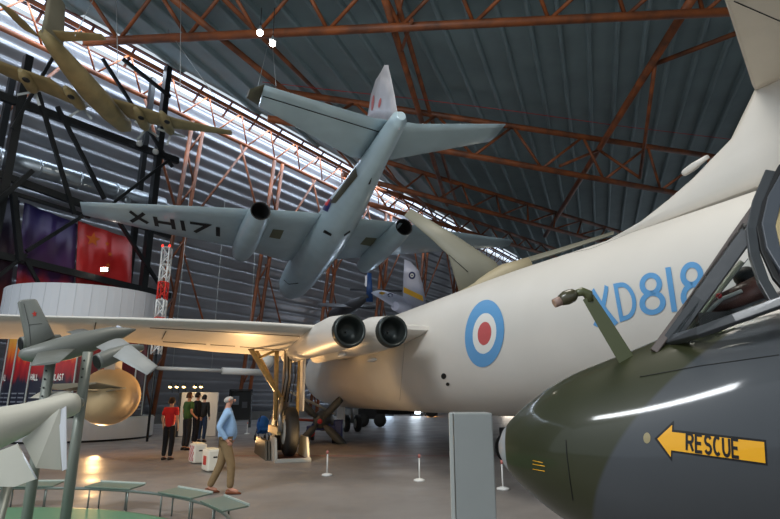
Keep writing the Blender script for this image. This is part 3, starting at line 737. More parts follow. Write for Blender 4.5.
for cx_, ry_ in ((373, 8), (380, 5)):
    fd = MB(); disc_px(cf, cx_, 103, 1.3, ry_, 1, .01, fd, 16, 2)
    if all(v.length > .1 for v in fd.v): fd.build('fin_flash', mat('faded_red_flash', (170, 84, 84), .5), K)
def poly_px(fn, poly, mb, n=8):
    """quad of pixels cast on a surface as a fine patch"""
    b2 = bil(poly); vs = [fn(*b2(i / n, j / n)) for j in range(n + 1) for i in range(n + 1)]
    fs = []
    for j in range(n):
        for i in range(n):
            ids = (j * (n + 1) + i, j * (n + 1) + i + 1, (j + 1) * (n + 1) + i + 1, (j + 1) * (n + 1) + i)
            if all(vs[t] is not None for t in ids): fs.append(ids)
    mb.add([v if v is not None else Vector((0, 0, 0)) for v in vs], fs, 0, False); return mb
poly_px(cc, ((330, 203), (336, 203), (358, 176), (356, 167)), MB(), 10).build('upper_camouflage_band', CANBUP, K)
def safe_disc(*a):
    mb = disc_px(*a); return mb
rdm = MB(); poly_px(cc, ((321.5, 209), (328, 212), (333, 200), (327, 196)), rdm, 5).build('roundel_blue_ring', NAVY, K)
poly_px(caster(MC, TC, .035), ((324, 204.5), (328, 206), (331, 200), (327.5, 198.5)), MB(), 4).build('roundel_red_spot', RED, K)
dk = MB()
for q in (((323, 232), (331, 236), (332, 233.5), (325, 229.5)), ((344, 236), (350, 232), (350, 230), (344, 234)), ((368, 184), (371, 178), (372, 177), (370, 184))): poly_px(cc, q, MB(), 3).build('dark_vent', BLACK, K)
cwl = caster(MC, TWL, .015); cwr = caster(MC, TWR, .015); tx = MB()
for ch, q in (('X', ((131, 221.5), (148, 223), (144, 213), (130, 211))), ('H', ((157, 226), (174, 229), (172, 219), (155, 216.5))), ('1', ((176, 229), (192, 232), (190, 222), (174, 219))), ('7', ((190, 231), (206, 234), (208, 225), (190, 222.5))), ('1', ((210, 235), (226, 237), (226, 228), (210, 226)))):
    b2 = bil(q)
    for st in G[ch]: ribbon(tx, st, .28, lambda u, v: cwl(*b2(u, v)), 1.1)
tx.build('serial_letters', BLACK, K)
OL = mat('vent_olive', (96, 98, 78), .6)
poly_px(cwl, ((269, 237), (280, 239), (284, 230), (273, 229)), MB(), 3).build('vent_panel', OL, K)
poly_px(cwr, ((360, 244), (371, 246), (377, 238), (366, 237)), MB(), 3).build('vent_panel', OL, K)
gz = MB(); pline(caster(MC, TC, .01), ((281, 277), (289, 284), (298, 283)), .03, gz)
if gz.v: gz.build('nose_glazing_frame', BLACK, K)
# cables of this jet
def cables(lst, label_of, group):
    for (a, b), lb in zip(lst, label_of):
        a, b = Vector(a), Vector(b); mb = MB().tube([a, b], .015, 5); tag(mb.build('suspension_cable', CABLE, None, origin=b), lb, 'cable', group)
cables([(at(276, 86, 24) + Vector((0, 0, 0)), atz(272, 40, 17.6)), (at(258, 86, 24.2), atz(268, 44, 17.4))], ['right wire holding the left tailplane tip of the suspended jet', 'left wire holding the left tailplane tip of the suspended jet'], 'suspension cables')

# ================================================================ SAND COLOURED FOUR ENGINED AIRCRAFT, upper left
MS = frame((-12.5, 23, 13.2), 0)
S = empty('four_engined_transport', MS, 'sand coloured four engined propeller aircraft hung in the upper left corner', 'aircraft')
def sp_(px, py, z=0): return loc_plane(MS, px, py, 2, z)
pts = [sp_(42, 32, .25), sp_(52, 44, .15), sp_(70, 66), sp_(90, 90), sp_(110, 111), sp_(124, 125), sp_(130, 130)]
mb = MB().tube(pts, [.14, .24, .34, .42, .42, .34, .08], 20); TSF = bvh(mb); mb.build('fuselage', BEIGE, S)
plan(MS, ((-60, 32), (0, 61), (45, 77), (72, 83)), ((-60, 38), (0, 73), (28, 85), (82, 108)), .1, .22, BEIGE, S)
plan(MS, ((112, 98), (140, 106), (175, 118), (232, 131)), ((108, 112), (140, 121), (170, 128), (232, 134)), .1, .22, BEIGE, S)
for i, (hx, hy, nx, ny) in enumerate(((26, 80, 34, 90), (71, 97, 82, 107), (141, 118, 146, 128), (167, 122, 171, 132))):
    A = sp_(hx - 6, hy - 10, -.02); B = sp_(nx, ny, -.02); d = (B - A); L_ = d.length
    nn_ = MB().revolve(A, d, [(0, .08), (L_ * .3, .2), (L_ * .85, .22), (L_, .16)], 16).build('engine_nacelle', BEIGE, S)
    dd = d.normalized(); h = sp_(hx, hy, -.18); MB().ell(h, (.12, .16, .06), 12, 8).build('wheel_well', BLACK, nn_)
    MB().revolve(B, d, [(0, .1), (.16, .08), (.28, .01)], 12).build('spinner', mat('spinner_grey', (150, 152, 148), .4), nn_)
    u = Vector((0, 0, 1)); w = dd.cross(u).normalized(); u = w.cross(dd)
    pb = MB()
    for k in range(4):
        a = PI / 4 * (.5 + i * .4) + k * PI / 2; v = w * math.cos(a) + u * math.sin(a); c = B + dd * .1
        pb.beam(c, c + v * .62, .09, .03, up=dd)
    pb.build('propeller', mat('propeller_grey', (150, 154, 152), .4), nn_)
plan(MS, ((-5, 0), (40, 24)), ((-10, 12), (40, 38)), .3, .1, BEIGE, S, 'tailplane')
plan(MS, ((52, 30), (106, 34)), ((50, 42), (106, 40)), .3, .1, BEIGE, S, 'tailplane')
fa = [sp_(48, 36, .3), sp_(60, 44, .3)]; y_ = (fa[0].y + fa[1].y) / 2
MB().wing([Vector((fa[0].x, fa[0].y + .9, .2)), Vector((fa[0].x + .05, fa[0].y + .5, 1.9))], [Vector((fa[0].x, fa[0].y - .35, .2)), Vector((fa[0].x + .05, fa[0].y - .4, 1.9))], .12, (1, 0, 0)).build('fin', mat('fin_warm_grey', (120, 116, 100), .6), S)  # fin greyer than the sand paint of the rest
cc_ = []
for px, py, tx_, ty in ((118, 78, 116, -14), (180, 92, 181, -14), (75, 36, 100, -14), (215, 97, 168, 30)):
    a = MS @ sp_(px, py, .1); cc_.append((a, Vector(((a + (atz(tx_, ty, 18.8) - a)).to_tuple()))))
cables(cc_, ['thin wire running up from the middle of the sand aircraft', 'thin wire running up beside the right wing of the sand aircraft', 'thin wire running up from the tail of the sand aircraft', 'slanting wire towards the near truss above the right wing tip of the sand aircraft'], 'suspension cables')

# ================================================================ GREY TAIL behind the bomber
Yg = 16.5
def g(px, py, Y=Yg): return at(px, py, Y)
GT = mat('grey_green_paint', (132, 130, 116), .5, .05, var=.06, scale=.8)
o = g(478, 292)
e = empty('grey_jet_tail', o, 'grey swept tail surfaces of an aircraft hung behind the white bomber', 'aircraft')
fn_ = MB().wing([g(404, 216), g(430, 238), g(448, 255), g(459, 292)], [g(411, 208.5), g(455, 235), g(496, 262), g(506, 280)], [.1, .22, .3, .36], (0.1, 1, .1)); fn_.build('fin', GT, e, origin=o)
MB().tube([g(455, 300), g(480, 286), g(505, 274), g(530, 268)], [.15, .25, .32, .35], 20).build('tail_cone', mat('cream_grey_paint', (170, 158, 130), .5), e, origin=o)
MB().wing([g(495, 272), g(560, 252), g(614, 234, 15)], [g(495, 267, 17), g(560, 248, 17), g(614, 231, 16)], [.2, .16, .08], (0, 0, 1)).build('tailplane', GT, e, origin=o)
hl = MB().tube([g(449, 255, 16.25), g(468, 272, 16.25)], .012, 5); hl.build('hinge_line', DARK, e, origin=o)

# ================================================================ YELLOW BANDED TRAINER and DARK BIPLANE further off
Yt = 30
o = at(395, 300, Yt)
e = empty('jet_trainer', o, 'silver trainer with yellow bands and small roundels hung beyond the bomber', 'aircraft')
def t(px, py, Y=Yt): return at(px, py, Y)
fl_ = MB().wing([t(402.5, 308), t(403, 290), t(403.5, 272), t(404.5, 259.5)], [t(427, 306), t(423, 286), t(419, 271), t(411, 262)], [.2, .18, .14, .08], (.1, 1, 0)); TFt = bvh(fl_)
fl_.build('fin', mat('silver_trainer_paint', (188, 188, 204), .4, .1), e, origin=o)
cI = caster(Matrix.Identity(4), TFt, .02)
poly_px(cI, ((403.6, 292.5), (423.4, 301.6), (422.6, 296), (403.8, 287)), MB(), 6).build('yellow_band', YELLOW, e, origin=o)
disc_px(cI, 412, 275.5, 3.4, 3.8, 0, .5, MB(), 20, 2).build('roundel_blue_ring', NAVY, e, origin=o)
disc_px(cI, 412, 275.5, 1.8, 2, 0, .4, MB(), 20, 2).build('roundel_white_ring', ROUNDW, e, origin=o)
disc_px(cI, 412, 275.5, .9, .9, 0, .01, MB(), 12, 2).build('roundel_red_spot', NAVY, e, origin=o)
TPt = mat('silver_trainer_paint', (188, 188, 204), .4)
wv = MB().wing([t(371, 293, 28), t(405, 314, 29.5)], [t(384, 290.5, 29.5), t(425, 304, 31)], [.15, .3], (0, .2, 1)); TWt = bvh(wv)
wv.build('wing', TPt, e, origin=o); cW2 = caster(Matrix.Identity(4), TWt, .03)
poly_px(cW2, ((378, 293.2), (382, 295.4), (385.5, 293.2), (381.5, 291.8)), MB(), 4).build('yellow_band', YELLOW, e, origin=o)
disc_px(cW2, 390, 295.5, 3, 1.9, 0, .5, MB(), 16, 2).build('roundel_blue_ring', NAVY, e, origin=o)
MB().tube([t(395, 306, 29), t(415, 312, 31), t(440, 316, 33)], [.25, .5, .6], 16).build('fuselage', TPt, e, origin=o)
Yd = 34; o = t(368, 290, Yd)
e = empty('dark_light_aircraft', o, 'dark aircraft with blue fin hanging left of the silver trainer', 'aircraft')
DKP = mat('dark_grey_paint', (66, 66, 70), .5)
MB().wing([t(366, 302, Yd), t(367, 273, Yd)], [t(373, 302, Yd), t(371.5, 273, Yd)], .12, (0, 1, 0)).build('fin', mat('deep_blue_paint', (40, 74, 128), .5), e, origin=o)
MB().wing([t(350, 290.5, Yd), t(402, 292, Yd)], [t(350, 288.5, Yd), t(402, 290, Yd)], .06, (0, .1, 1)).build('tailplane', DKP, e, origin=o)
MB().tube([t(335, 316, Yd + 3), t(352, 306, Yd + 1), t(369, 296, Yd)], [.5, .42, .15], 16).build('fuselage', DKP, e, origin=o)
MB().wing([t(318, 306, Yd), t(376, 309, Yd + 1)], [t(320, 303, Yd + 1), t(376, 305, Yd + 2)], .15, (0, 0, 1)).build('wing', DKP, e, origin=o)
MB().box(t(366, 281, Yd - .1), (.12, .06, .7)).build('fin_stripe', SILVER, e, origin=o)
# small propeller hub figure below the jet (silver aerial thing)
# roof lamps hung from the near truss
for px, py, w in ((260, 33, 'left'), (272.5, 43.5, 'right')):
    c = at(px, py, 19.2)
    e = empty('hanging_lamp', c, w + ' one of two bright round lamps hung under the near truss', 'lamp', None)
    MB().ell((0, 0, 0), (.12, .12, .12), 16, 10).build('bulb', LAMP, e)
    MB().revolve((0, 0, .06), (0, 0, 1), [(0, .13), (.1, .12), (.22, .06), (.3, .03)], 14).build('shade', DUCT, e)
    MB().tube([(0, 0, .3), (0, 0, 17.4 - c.z if c.z < 17 else .8)], .02, 6).build('flex', BLACK, e)

# ================================================================ FOREGROUND CAMOUFLAGED JET
MF = frame((.52, 2.7, 1.47), 1.192)
J = empty('camouflaged_jet', MF, 'glossy green and dark grey camouflaged jet nose in the near right foreground', 'aircraft')
fj = fuselage([(0, .03, .03, 0), (.02, .075, .075, 0), (.06, .125, .125, 0), (.12, .18, .18, .0), (.22, .25, .255, 0), (.35, .315, .33, .0), (.5, .365, .39, .0), (.62, .395, .425, .01), (.8, .42, .475, .035), (1.0, .44, .53, .07), (1.3, .46, .58, .10), (1.8, .47, .6, .12), (2.6, .48, .6, .12)], 90, 72)
TJ = bvh(fj)
cm = mat('camouflage_gloss_paint', (62, 66, 40), .5, coat=.6, bump=.035, bscale=5, spec=.3)
cm.node_tree.nodes['Principled BSDF'].inputs['Coat Roughness'].default_value = .09
jb = fj.build('fuselage', cm, J)
cj = caster(MF, TJ, .0015)
# colour boundary: y as a quadratic of z, fitted to the paint edge
bp = [cj(*p) for p in ((690, 362), (655, 400), (627, 430), (600, 470), (596, 505))]; bp = [p for p in bp if p is not None]
co = np.polyfit([p.z for p in bp], [p.y for p in bp], 2)
n_ = cm.node_tree.nodes; l_ = cm.node_tree.links
tc = n_.new('ShaderNodeTexCoord'); sx = n_.new('ShaderNodeSeparateXYZ'); l_.new(tc.outputs['Object'], sx.inputs[0])
def mth(op, a, b, c=None):
    m = n_.new('ShaderNodeMath'); m.operation = op
    for i, v in enumerate((a, b, c)):
        if v is None: continue
        if isinstance(v, (int, float)): m.inputs[i].default_value = v
        else: l_.new(v, m.inputs[i])
    return m.outputs[0]
z_ = mth('MINIMUM', mth('MAXIMUM', sx.outputs['Z'], float(bp[-1].z) - .1), .5)
q_ = mth('ADD', mth('MULTIPLY', mth('ADD', mth('MULTIPLY', z_, float(co[0])), float(co[1])), z_), float(co[2]))
df = mth('SUBTRACT', q_, sx.outputs['Y'])
fac = mth('MULTIPLY_ADD', df, 60.0, .5)
cl = n_.new('ShaderNodeClamp'); l_.new(fac, cl.inputs[0])
mx = n_.new('ShaderNodeMix'); mx.data_type = 'RGBA'; l_.new(cl.outputs[0], mx.inputs['Factor'])
mx.inputs['A'].default_value = tuple((v / 255) ** 2.2 for v in (48, 50, 30)) + (1,); mx.inputs['B'].default_value = tuple((v / 255) ** 2.2 for v in (64, 67, 70)) + (1,)
capm = n_.new('ShaderNodeMix'); capm.data_type = 'RGBA'
fc_ = n_.new('ShaderNodeClamp'); l_.new(mth('MULTIPLY_ADD', mth('ADD', sx.outputs['Y'], .045), 300.0, .5), fc_.inputs[0]); l_.new(fc_.outputs[0], capm.inputs['Factor'])
l_.new(mx.outputs['Result'], capm.inputs['A']); capm.inputs['B'].default_value = (.28, .30, .32, 1)
l_.new(capm.outputs['Result'], n_['Principled BSDF'].inputs['Base Color'])
# rescue arrow
def px_poly(fn, pts, mb):
    """convex pixel outline cast on the surface"""
    c = Vector((sum(p[0] for p in pts) / len(pts), sum(p[1] for p in pts) / len(pts))); vs = []; fs = []; P_ = []
    for a, b in zip(pts, pts[1:] + pts[:1]):
        a, b = Vector(a), Vector(b); k = max(1, int((b - a).length / 3)); P_ += [a.lerp(b, i / k) for i in range(k)]
    n = len(P_); K_ = 12
    for i in range(K_ + 1):
        for p in P_: vs.append(fn(*(c.lerp(p, max(i / K_, .005)))))
    if any(v is None for v in vs): return mb
    for i in range(K_):
        for j in range(n): fs.append((i * n + j, i * n + (j + 1) % n, (i + 1) * n + (j + 1) % n, (i + 1) * n + j))
    return mb.add(vs, fs, 0, False)
ARY = mat('arrow_yellow', (240, 170, 22), .35, coat=.3)
c2 = caster(MF, TJ, .0035)
hd = [(654.5, 438.6), (674, 420.5), (672, 461.5)]
bd = [(671, 429.5), (766, 440), (767.5, 465.5), (670.5, 452)]
bk = MB(); px_poly(cj, hd, bk); px_poly(cj, bd, bk); 
hd2 = [(657.5, 438.8), (672.3, 425), (670.8, 457)]; bd2 = [(669.5, 431.8), (764, 442), (765.3, 463), (669.5, 450)]
ar = bk.build('arrow_outline', BLACK, J)
ya = MB(); px_poly(c2, hd2, ya); px_poly(c2, bd2, ya); ya.build('arrow_face', ARY, J)
c3 = caster(MF, TJ, .0055)
q = bil(((686, 450.0), (741, 457.5), (740, 440.0), (686, 433.5))); tw = MB()
for i, chh in enumerate('RESCUE'):
    for st in G[chh]: ribbon(tw, st, .2, lambda u, v, i=i: c3(*q((i + .08 + .68 * u) / 6, v)), .55)
tw.build('rescue_lettering', BLACK, J)
# small yellow stencils, panel lines, fasteners
st_ = MB(); 
for y in (460.5, 464, 469):
    pline(cj, ((533, y), (545 if y > 461 else 543, y + 2.2)), .0016, st_)
st_.build('yellow_stencil', ARY, J)
pl_ = MB(); pline(cj, ((566, 440), (567, 455), (570, 480), (573, 500)), .0018, pl_); pl_.build('panel_line', BLACK, J)
pl_ = MB(); pline(cj, ((640, 377), (700, 366), (779, 355)), .0016, pl_); pl_.build('panel_line', BLACK, J)
fs_ = MB(); disc_px(cj, 647, 438, 3.6, 5.5, 0, .01, fs_, 16, 3); fs_.build('lamp_cap', mat('worn_cream', (150, 136, 100), .35), J)
# bent probe
Yp = 2.35
def jp(px, py, Y=Yp): return MF.inverted() @ at(px, py, Y)
PG = mat('probe_olive', (78, 82, 50), .45, coat=.3)
mb = MB(); mb.loft([[jp(x - w, y + w * .5, Yp - .012), jp(x + w, y - w * .5, Yp - .012), jp(x + w, y - w * .5, Yp + .012), jp(x - w, y + w * .5, Yp + .012)] for x, y, w in ((633, 372, 7.5), (628, 362, 7.4), (606, 326, 6.6), (588, 297, 5.4))], True, smooth=False)
pb_ = mb.build('probe_arm', PG, J, bevel=.002)
MB().tube([jp(590, 302), jp(588, 294), jp(582, 291.5), jp(574, 294)], [.018, .022, .02, .014], 14).build('probe_elbow', PG, pb_)
MB().tube([jp(576, 293.5), jp(574, 294.3), jp(572, 295.3), jp(566, 298), jp(560.5, 300.5), jp(559, 301)], [.018, .026, .03, .032, .024, .012], 16).build('probe_head', mat('probe_head_olive', (70, 66, 46), .3, coat=.4), pb_)
MB().tube([jp(561, 300.5), jp(554, 303.5)], [.022, .020], 14).build('probe_tip', mat('probe_tip_pink', (150, 124, 112), .5), pb_)
# windscreen
FRM = mat('dark_windscreen_frame', (58, 60, 62), .35, coat=.3, bump=.1, bscale=12)
GLS = mat('windscreen_glass', (235, 240, 240), .03, trans=1, spec=.3); 
GLS.node_tree.nodes['Principled BSDF'].inputs['IOR'].default_value = 1.15
def jx(px, py, x): return loc_plane(MF, px, py, 0, x)
# near-side corner points on sloping planes of constant x
A = jx(657, 347, -.10); T_ = jx(779, 176, -.20); T0 = jx(752, 212, -.24)
B0 = jx(775, 330, -.43); S0 = jx(683, 333, -.30)
WSP = empty if False else None
def bar(nm, pts, w, t, m, par=J):
    mb = MB(); pts = [Vector(p) for p in pts]; rings = []
    for i, p in enumerate(pts):
        d = (pts[min(i + 1, len(pts) - 1)] - pts[max(i - 1, 0)]).normalized(); s_ = Vector((-1, 0, .35)); s_ = (s_ - d * s_.dot(d)).normalized(); b = d.cross(s_)
        rings.append([p + b * w / 2 * i_ + s_ * t / 2 * j_ for i_, j_ in ((-1, -1), (1, -1), (1, 1), (-1, 1))])
    mb.loft(rings, True, smooth=False); return mb.build(nm, m, par, bevel=.004)
def js(px, py, x):
    """on the skin where the sight line meets it, else on the plane local x"""
    p = cj(px, py); return p if p is not None else jx(px, py, x)
U_ = 2.15 / FOC
bar('windscreen_frame', [js(654, 352, -.12), jx(691, 301, -.14), jx(736, 235, -.17), jx(795, 152, -.20)], 8 * U_, .02, mat('bronze_seal_edge', (84, 72, 66), .35, coat=.3))
bar('frame_bar', [js(668, 344, -.22), jx(700, 299, -.22), jx(749, 232, -.24)], 14 * U_, .02, FRM)
bar('frame_bar', [js(668, 342, -.26), jx(700, 332, -.34), jx(735, 319, -.40), jx(790, 299, -.43)], 9 * U_, .03, FRM)
bar('frame_bar', [jx(770, 172, -.20), jx(757, 203, -.23), jx(751, 230, -.26), jx(754, 255, -.30), jx(763, 282, -.36), jx(778, 308, -.41)], 9 * U_, .03, FRM)
bar('canopy_arch', [jx(782, 166, -.20), jx(765, 197, -.23), jx(759, 225, -.26), jx(764, 252, -.30), jx(776, 278, -.36), jx(795, 300, -.41)], 6 * U_, .02, BLACK)
bar('canopy_arch', [jx(792, 168, -.21), jx(774, 200, -.24), jx(768, 226, -.27), jx(773, 250, -.31), jx(788, 274, -.36), jx(805, 290, -.40)], 12 * U_, .04, mat('arch_grey', (72, 76, 82), .35, coat=.4))
bar('canopy_seal', [jx(800, 178, -.2), jx(784, 205, -.23), jx(780, 230, -.28), jx(787, 255, -.33)], 9 * U_, .04, TAN)
gl = MB()
def pane(nm, pts):
    mb = MB(); pts = [Vector(p) for p in pts]; n_2 = (pts[1] - pts[0]).cross(pts[2] - pts[0]).normalized() * .006; mb.prism(pts, n_2); return mb.build(nm, GLS, J)
pane('side_glass', [jx(690, 331, -.30), jx(748, 258, -.28), jx(766, 300, -.38)])
pane('front_glass', [jx(657, 345, -.13), jx(676, 338, -.22), jx(747, 232, -.24), jx(745, 222, -.18)])
# far side of the windscreen (mirror), for depth
MB().tube([(.2, -1.12, .80), (.34, -1.16, .62), (.43, -1.2, .4)], .02, 8).build('frame_bar', FRM, J)
# cockpit inside: coaming, seat, instruments
ckb = MB(); ckb.box((0.02, -1.12, .50), (.5, .5, .12)); ckb.build('cockpit_floor', DARK, J)
def jg(px, py, x): return jx(px, py, x)
MB().tube([jg(700, 322, -.1), jg(716, 305, -.1), jg(735, 300, -.1), jg(765, 285, -.1)], [.01, .035, .05, .05], 12).build('instrument_coaming', mat('coaming_brown', (78, 50, 44), .35), J)
MB().ell(jg(746, 277, -.05), (.05, .05, .045), 12, 8).build('gunsight', BLACK, J)
MB().ell(jg(719, 296, -.16), (.012, .012, .012), 10, 6).build('red_knob', RED, J)
MB().tube([jg(704, 316, -.15), jg(722, 299, -.15), jg(742, 291, -.15)], .008, 8).build('grab_handle', GREYT, J)
MB().ell(jg(757, 286, -.08), (.015, .012, .02), 10, 6).build('yellow_handle', YELLOW, J)
MB().tube([jg(690, 330, -.12), jg(710, 300, -.12), jg(742, 262, -.12)], .012, 8).build('inner_frame', mat('cockpit_pale', (150, 156, 140), .5), J)

# ================================================================ DISPLAY MODELS ON POLES, lower left
Ym = 5.2
def pole(px, top, nm, Y=Ym):
    p = at(px, top, Y); 
    return p
o = at(70, 350, Ym)
e = empty('twin_jet_model', o, 'grey model of a twin engined jet with red star tail on two poles', 'model aircraft')
def mo(px, py, Y=Ym): return at(px, py, Y)
st = [(19, 353, 4.9, 3), (24, 354, 4.92, 6), (35, 354, 4.95, 9), (50, 351.5, 5.0, 11), (66, 348, 5.08, 12), (84, 343, 5.18, 11.5), (100, 338, 5.26, 9.5), (113, 334, 5.34, 7.5), (123, 332.5, 5.4, 5.5), (129, 331, 5.43, 3.5), (136, 329.5, 5.46, .6)]
fM = MB().tube([mo(a, b, Y) for a, b, Y, r in st], [r * Y / FOC for a, b, Y, r in st], 24); fM.build('fuselage', MODEL, e, origin=o)
fin = MB().wing([mo(55, 336, 5.02), mo(48, 322, 5.0), mo(37, 300, 4.97), mo(35, 299, 4.97)], [mo(27, 352, 4.93), mo(24, 335, 4.92), mo(17.5, 303, 4.9), mo(20, 300, 4.9)], [.05, .045, .035, .02], (.35, 1, 0)); TFm = bvh(fin)
fo = fin.build('tail_fin', MODEL, e, origin=o); cI = caster(Matrix.Identity(4), TFm, .003)
sm_ = MB(); pts = []
for k in range(10):
    r_ = 3.6 if k % 2 == 0 else 1.5; a = PI / 2 + k * PI / 5 + .15; pts.append((34.5 + r_ * math.cos(a) * .8, 314 - r_ * math.sin(a)))
px_poly(cI, pts, sm_); 
if sm_.v: sm_.build('red_star', mat('star_red', (176, 40, 24), .5), fo, origin=o)
pl_ = MB(); pline(cI, ((24, 304), (29, 325), (31, 345)), .0015, pl_); pline(cI, ((29, 325), (42, 323.5)), .0015, pl_); pl_.build('rudder_line', DARK, fo, origin=o)
MB().wing([mo(75, 349, 4.98), mo(60, 362, 4.6)], [mo(38, 352, 4.9), mo(30, 366, 4.55)], .02, (0, 0, 1)).build('tailplane', MODEL, e, origin=o)
MB().tube([mo(112, 331, 5.33), mo(118, 328.5, 5.36), mo(124, 329, 5.4)], [.01, .035, .012], 12).build('canopy', mat('model_canopy', (176, 184, 196), .25), e, origin=o)
MB().wing([mo(124, 340, 5.2), mo(158, 366, 4.75)], [mo(96, 347, 5.05), mo(147, 375, 4.65)], [.07, .02], (0, 0, 1)).build('wing', mat('model_wing_grey', (150, 152, 150), .5), e, origin=o)
MB().wing([mo(84, 329, 6.0), mo(104, 336, 5.3)], [mo(66, 332, 6.0), mo(88, 340, 5.25)], [.02, .05], (0, 0, 1)).build('wing', MODEL, e, origin=o)
for nm, pts, rs in (('a', ((97, 362, 4.86), (100, 361, 4.88), (112, 356, 4.98), (128, 350, 5.1), (143, 347.5, 5.2)), (7.6, 7.8, 7.8, 6.5, 3)), ('b', ((21, 344, 5.3), (24, 343.5, 5.32), (40, 341, 5.4), (60, 338, 5.55)), (7.4, 7.6, 7, 4))):
    P_ = [mo(*p) for p in pts]; nb_ = MB().tube(P_, [r * 5 / FOC for r in rs], 20, caps=True).build('engine_nacelle', MODEL, e, origin=o)
    d = (P_[0] - P_[1]).normalized(); MB().revolve(P_[0], d, [(-.02, rs[0] * 5 / FOC * .86), (.008, rs[0] * 5 / FOC * .86)], 20).build('jet_pipe', BLACK, nb_, origin=o)
for px, tp_, w in ((50.5, 362, 'left'), (88, 352, 'right')):
    p = at(px, tp_, 5.05); mb = MB().tube([(0, 0, .056), (0, 0, p.z)], .044, 20)
    e = empty('display_pole', (p.x, p.y, 0), w + ' one of two grey poles holding up the twin jet model', 'pole', None)
    mb.build('tube', POLE, e); MB().revolve((0, 0, .056), (0, 0, 1), [(0, .12), (.02, .12), (.021, .05)], 24).build('foot', POLE, e)
    bb = [] 
    for k in range(5 if w == 'left' else 3):
        MB().revolve((0, -.042, p.z - .08 - k * .075), (0, -1, 0), [(0, .009), (.006, .009)], 10).build('bolt', DARK, e)
# pale winged missile model
Y2 = 4.4
o = at(20, 440, Y2); 
e = empty('delta_jet_model', o, 'pale grey display model of a finned delta aircraft cut by the left edge', 'model aircraft')
def m2(px, py, Y=Y2): return at(px, py, Y)
MB().tube([m2(77.5, 403, 4.75), m2(76, 403.3, 4.74), m2(70, 404.5, 4.7), m2(52, 410, 4.6), m2(25, 419, 4.45), m2(-10, 430, 4.3), m2(-60, 446, 4.1)], [.055, .085, .1, .105, .125, .165, .2], 28).build('fuselage', MODELW, e, origin=o)
MB().revolve(m2(77.3, 403, 4.75), m2(90, 399, 4.8) - m2(77.3, 403, 4.75), [(-.002, .05), (.03, .045), (.05, .02)], 16).build('tail_outlet', POLE, e, origin=o)
lf = MB().prism([m2(22, 440, 4.4), m2(36, 468, 4.4), m2(61, 470, 4.5), m2(60, 408, 4.52)], (0, .014, 0)); lf.build('tail_fin', MODELW, e, origin=o)
MB().prism([m2(58.5, 411, 4.52), m2(66, 406, 4.55), m2(66.5, 469, 4.5), m2(62, 471, 4.48)], (0, .01, 0)).build('fin_edge', mat('bright_white_edge', (222, 224, 230), .3), e, origin=o)
MB().prism([m2(-30, 462, 4.1), m2(17, 444, 4.2), m2(36, 479, 4.2), m2(14, 487, 4.15), m2(-20, 486, 4.1)], (0, .014, 0)).build('lower_fin', MODELW, e, origin=o)
MB().tube([m2(17, 444, 4.22), m2(36.5, 479, 4.18)], .006, 8).build('fin_edge', mat('bright_white_edge', (222, 224, 230), .3), e, origin=o)
MB().wing([m2(42, 392, 5.3), m2(72, 391, 5.0)], [m2(30, 398, 5.3), m2(60, 399, 4.8)], .02, (0, 0, 1)).build('tailplane', MODELW, e, origin=o)
p0, p1 = m2(10, 478, 4.3), m2(4, 500, 4.25); dpo = (p1 - p0); p2 = p0 + dpo * ((p0.z) / -dpo.z)
tag(MB().tube([p0, p2], .035, 14).build('display_strut', POLE, None, origin=p2), 'short dark grey strut under the pale delta model at the left edge', 'pole')

# round rail, panels and green disc
CC = Vector((-5.5, 5.2, 0))
tag(MB().revolve(CC, (0, 0, 1), [(0, 3.86), (.05, 3.86), (.052, 3.8), (.053, .01)], 120).build('green_disc', DGREEN, None, origin=CC), 'low round green display base inside the round rail', 'display base')
e = empty('round_barrier', CC, 'low curved grey rail on short posts around the green base', 'barrier')
RM = mat('rail_grey', (128, 134, 128), .35, .5)
a0, a1 = math.radians(-30), math.radians(150); n = 70
MB().tube([Vector((4.02 * math.cos(a0 + (a1 - a0) * i / n), 4.02 * math.sin(a0 + (a1 - a0) * i / n), .30)) for i in range(n + 1)], .022, 8).build('top_rail', RM, e)
for k in range(17):
    a = math.radians(-25 + k * 10.4); MB().tube([(4.02 * math.cos(a), 4.02 * math.sin(a), 0), (4.02 * math.cos(a), 4.02 * math.sin(a), .30)], .013, 8).build('post', RM, e)
PB = mat('panel_board_green', (110, 124, 112), .4); PE = mat('panel_edge_pale', (190, 198, 188), .4)
for (px0, px1, yy), nm in zip(((-6, 60, 482), (84, 136, 483), (151, 202, 488), (197, 232, 505)), ('leftmost', 'second from the left', 'third from the left', 'nearest and rightmost')):
    # angle of panel centre on the rail
    best = min(((abs((lambda q: 390 + FOC * q.x / (q.y * cp + (q.z - EYE) * sp))(CC + Vector((4.02 * math.cos(math.radians(d)), 4.02 * math.sin(math.radians(d)), .42))) - (px0 + px1) / 2)), d) for d in range(-10, 150))
    a = math.radians(best[1]); c = CC + Vector((4.12 * math.cos(a), 4.12 * math.sin(a), 0))
    Mx = Matrix.Translation(c) @ Matrix.Rotation(a - PI / 2, 4, 'Z'); e = empty('info_panel', Mx, nm + ' sloping information panel on the round rail', 'sign', 'information panels on the rail')
    rt_ = Matrix.Rotation(math.radians(4), 4, 'X')
    MB().box((0, .02, .34), (.86, .34, .02), rt_).build('board', PB, e, bevel=.004)
    MB().box((0, .19, .368), (.87, .02, .03), rt_).build('edge', PE, e)
    for x in (-.25, .25): MB().tube([(x, 0, 0), (x, 0, .33)], .012, 8).build('leg', RM, e)

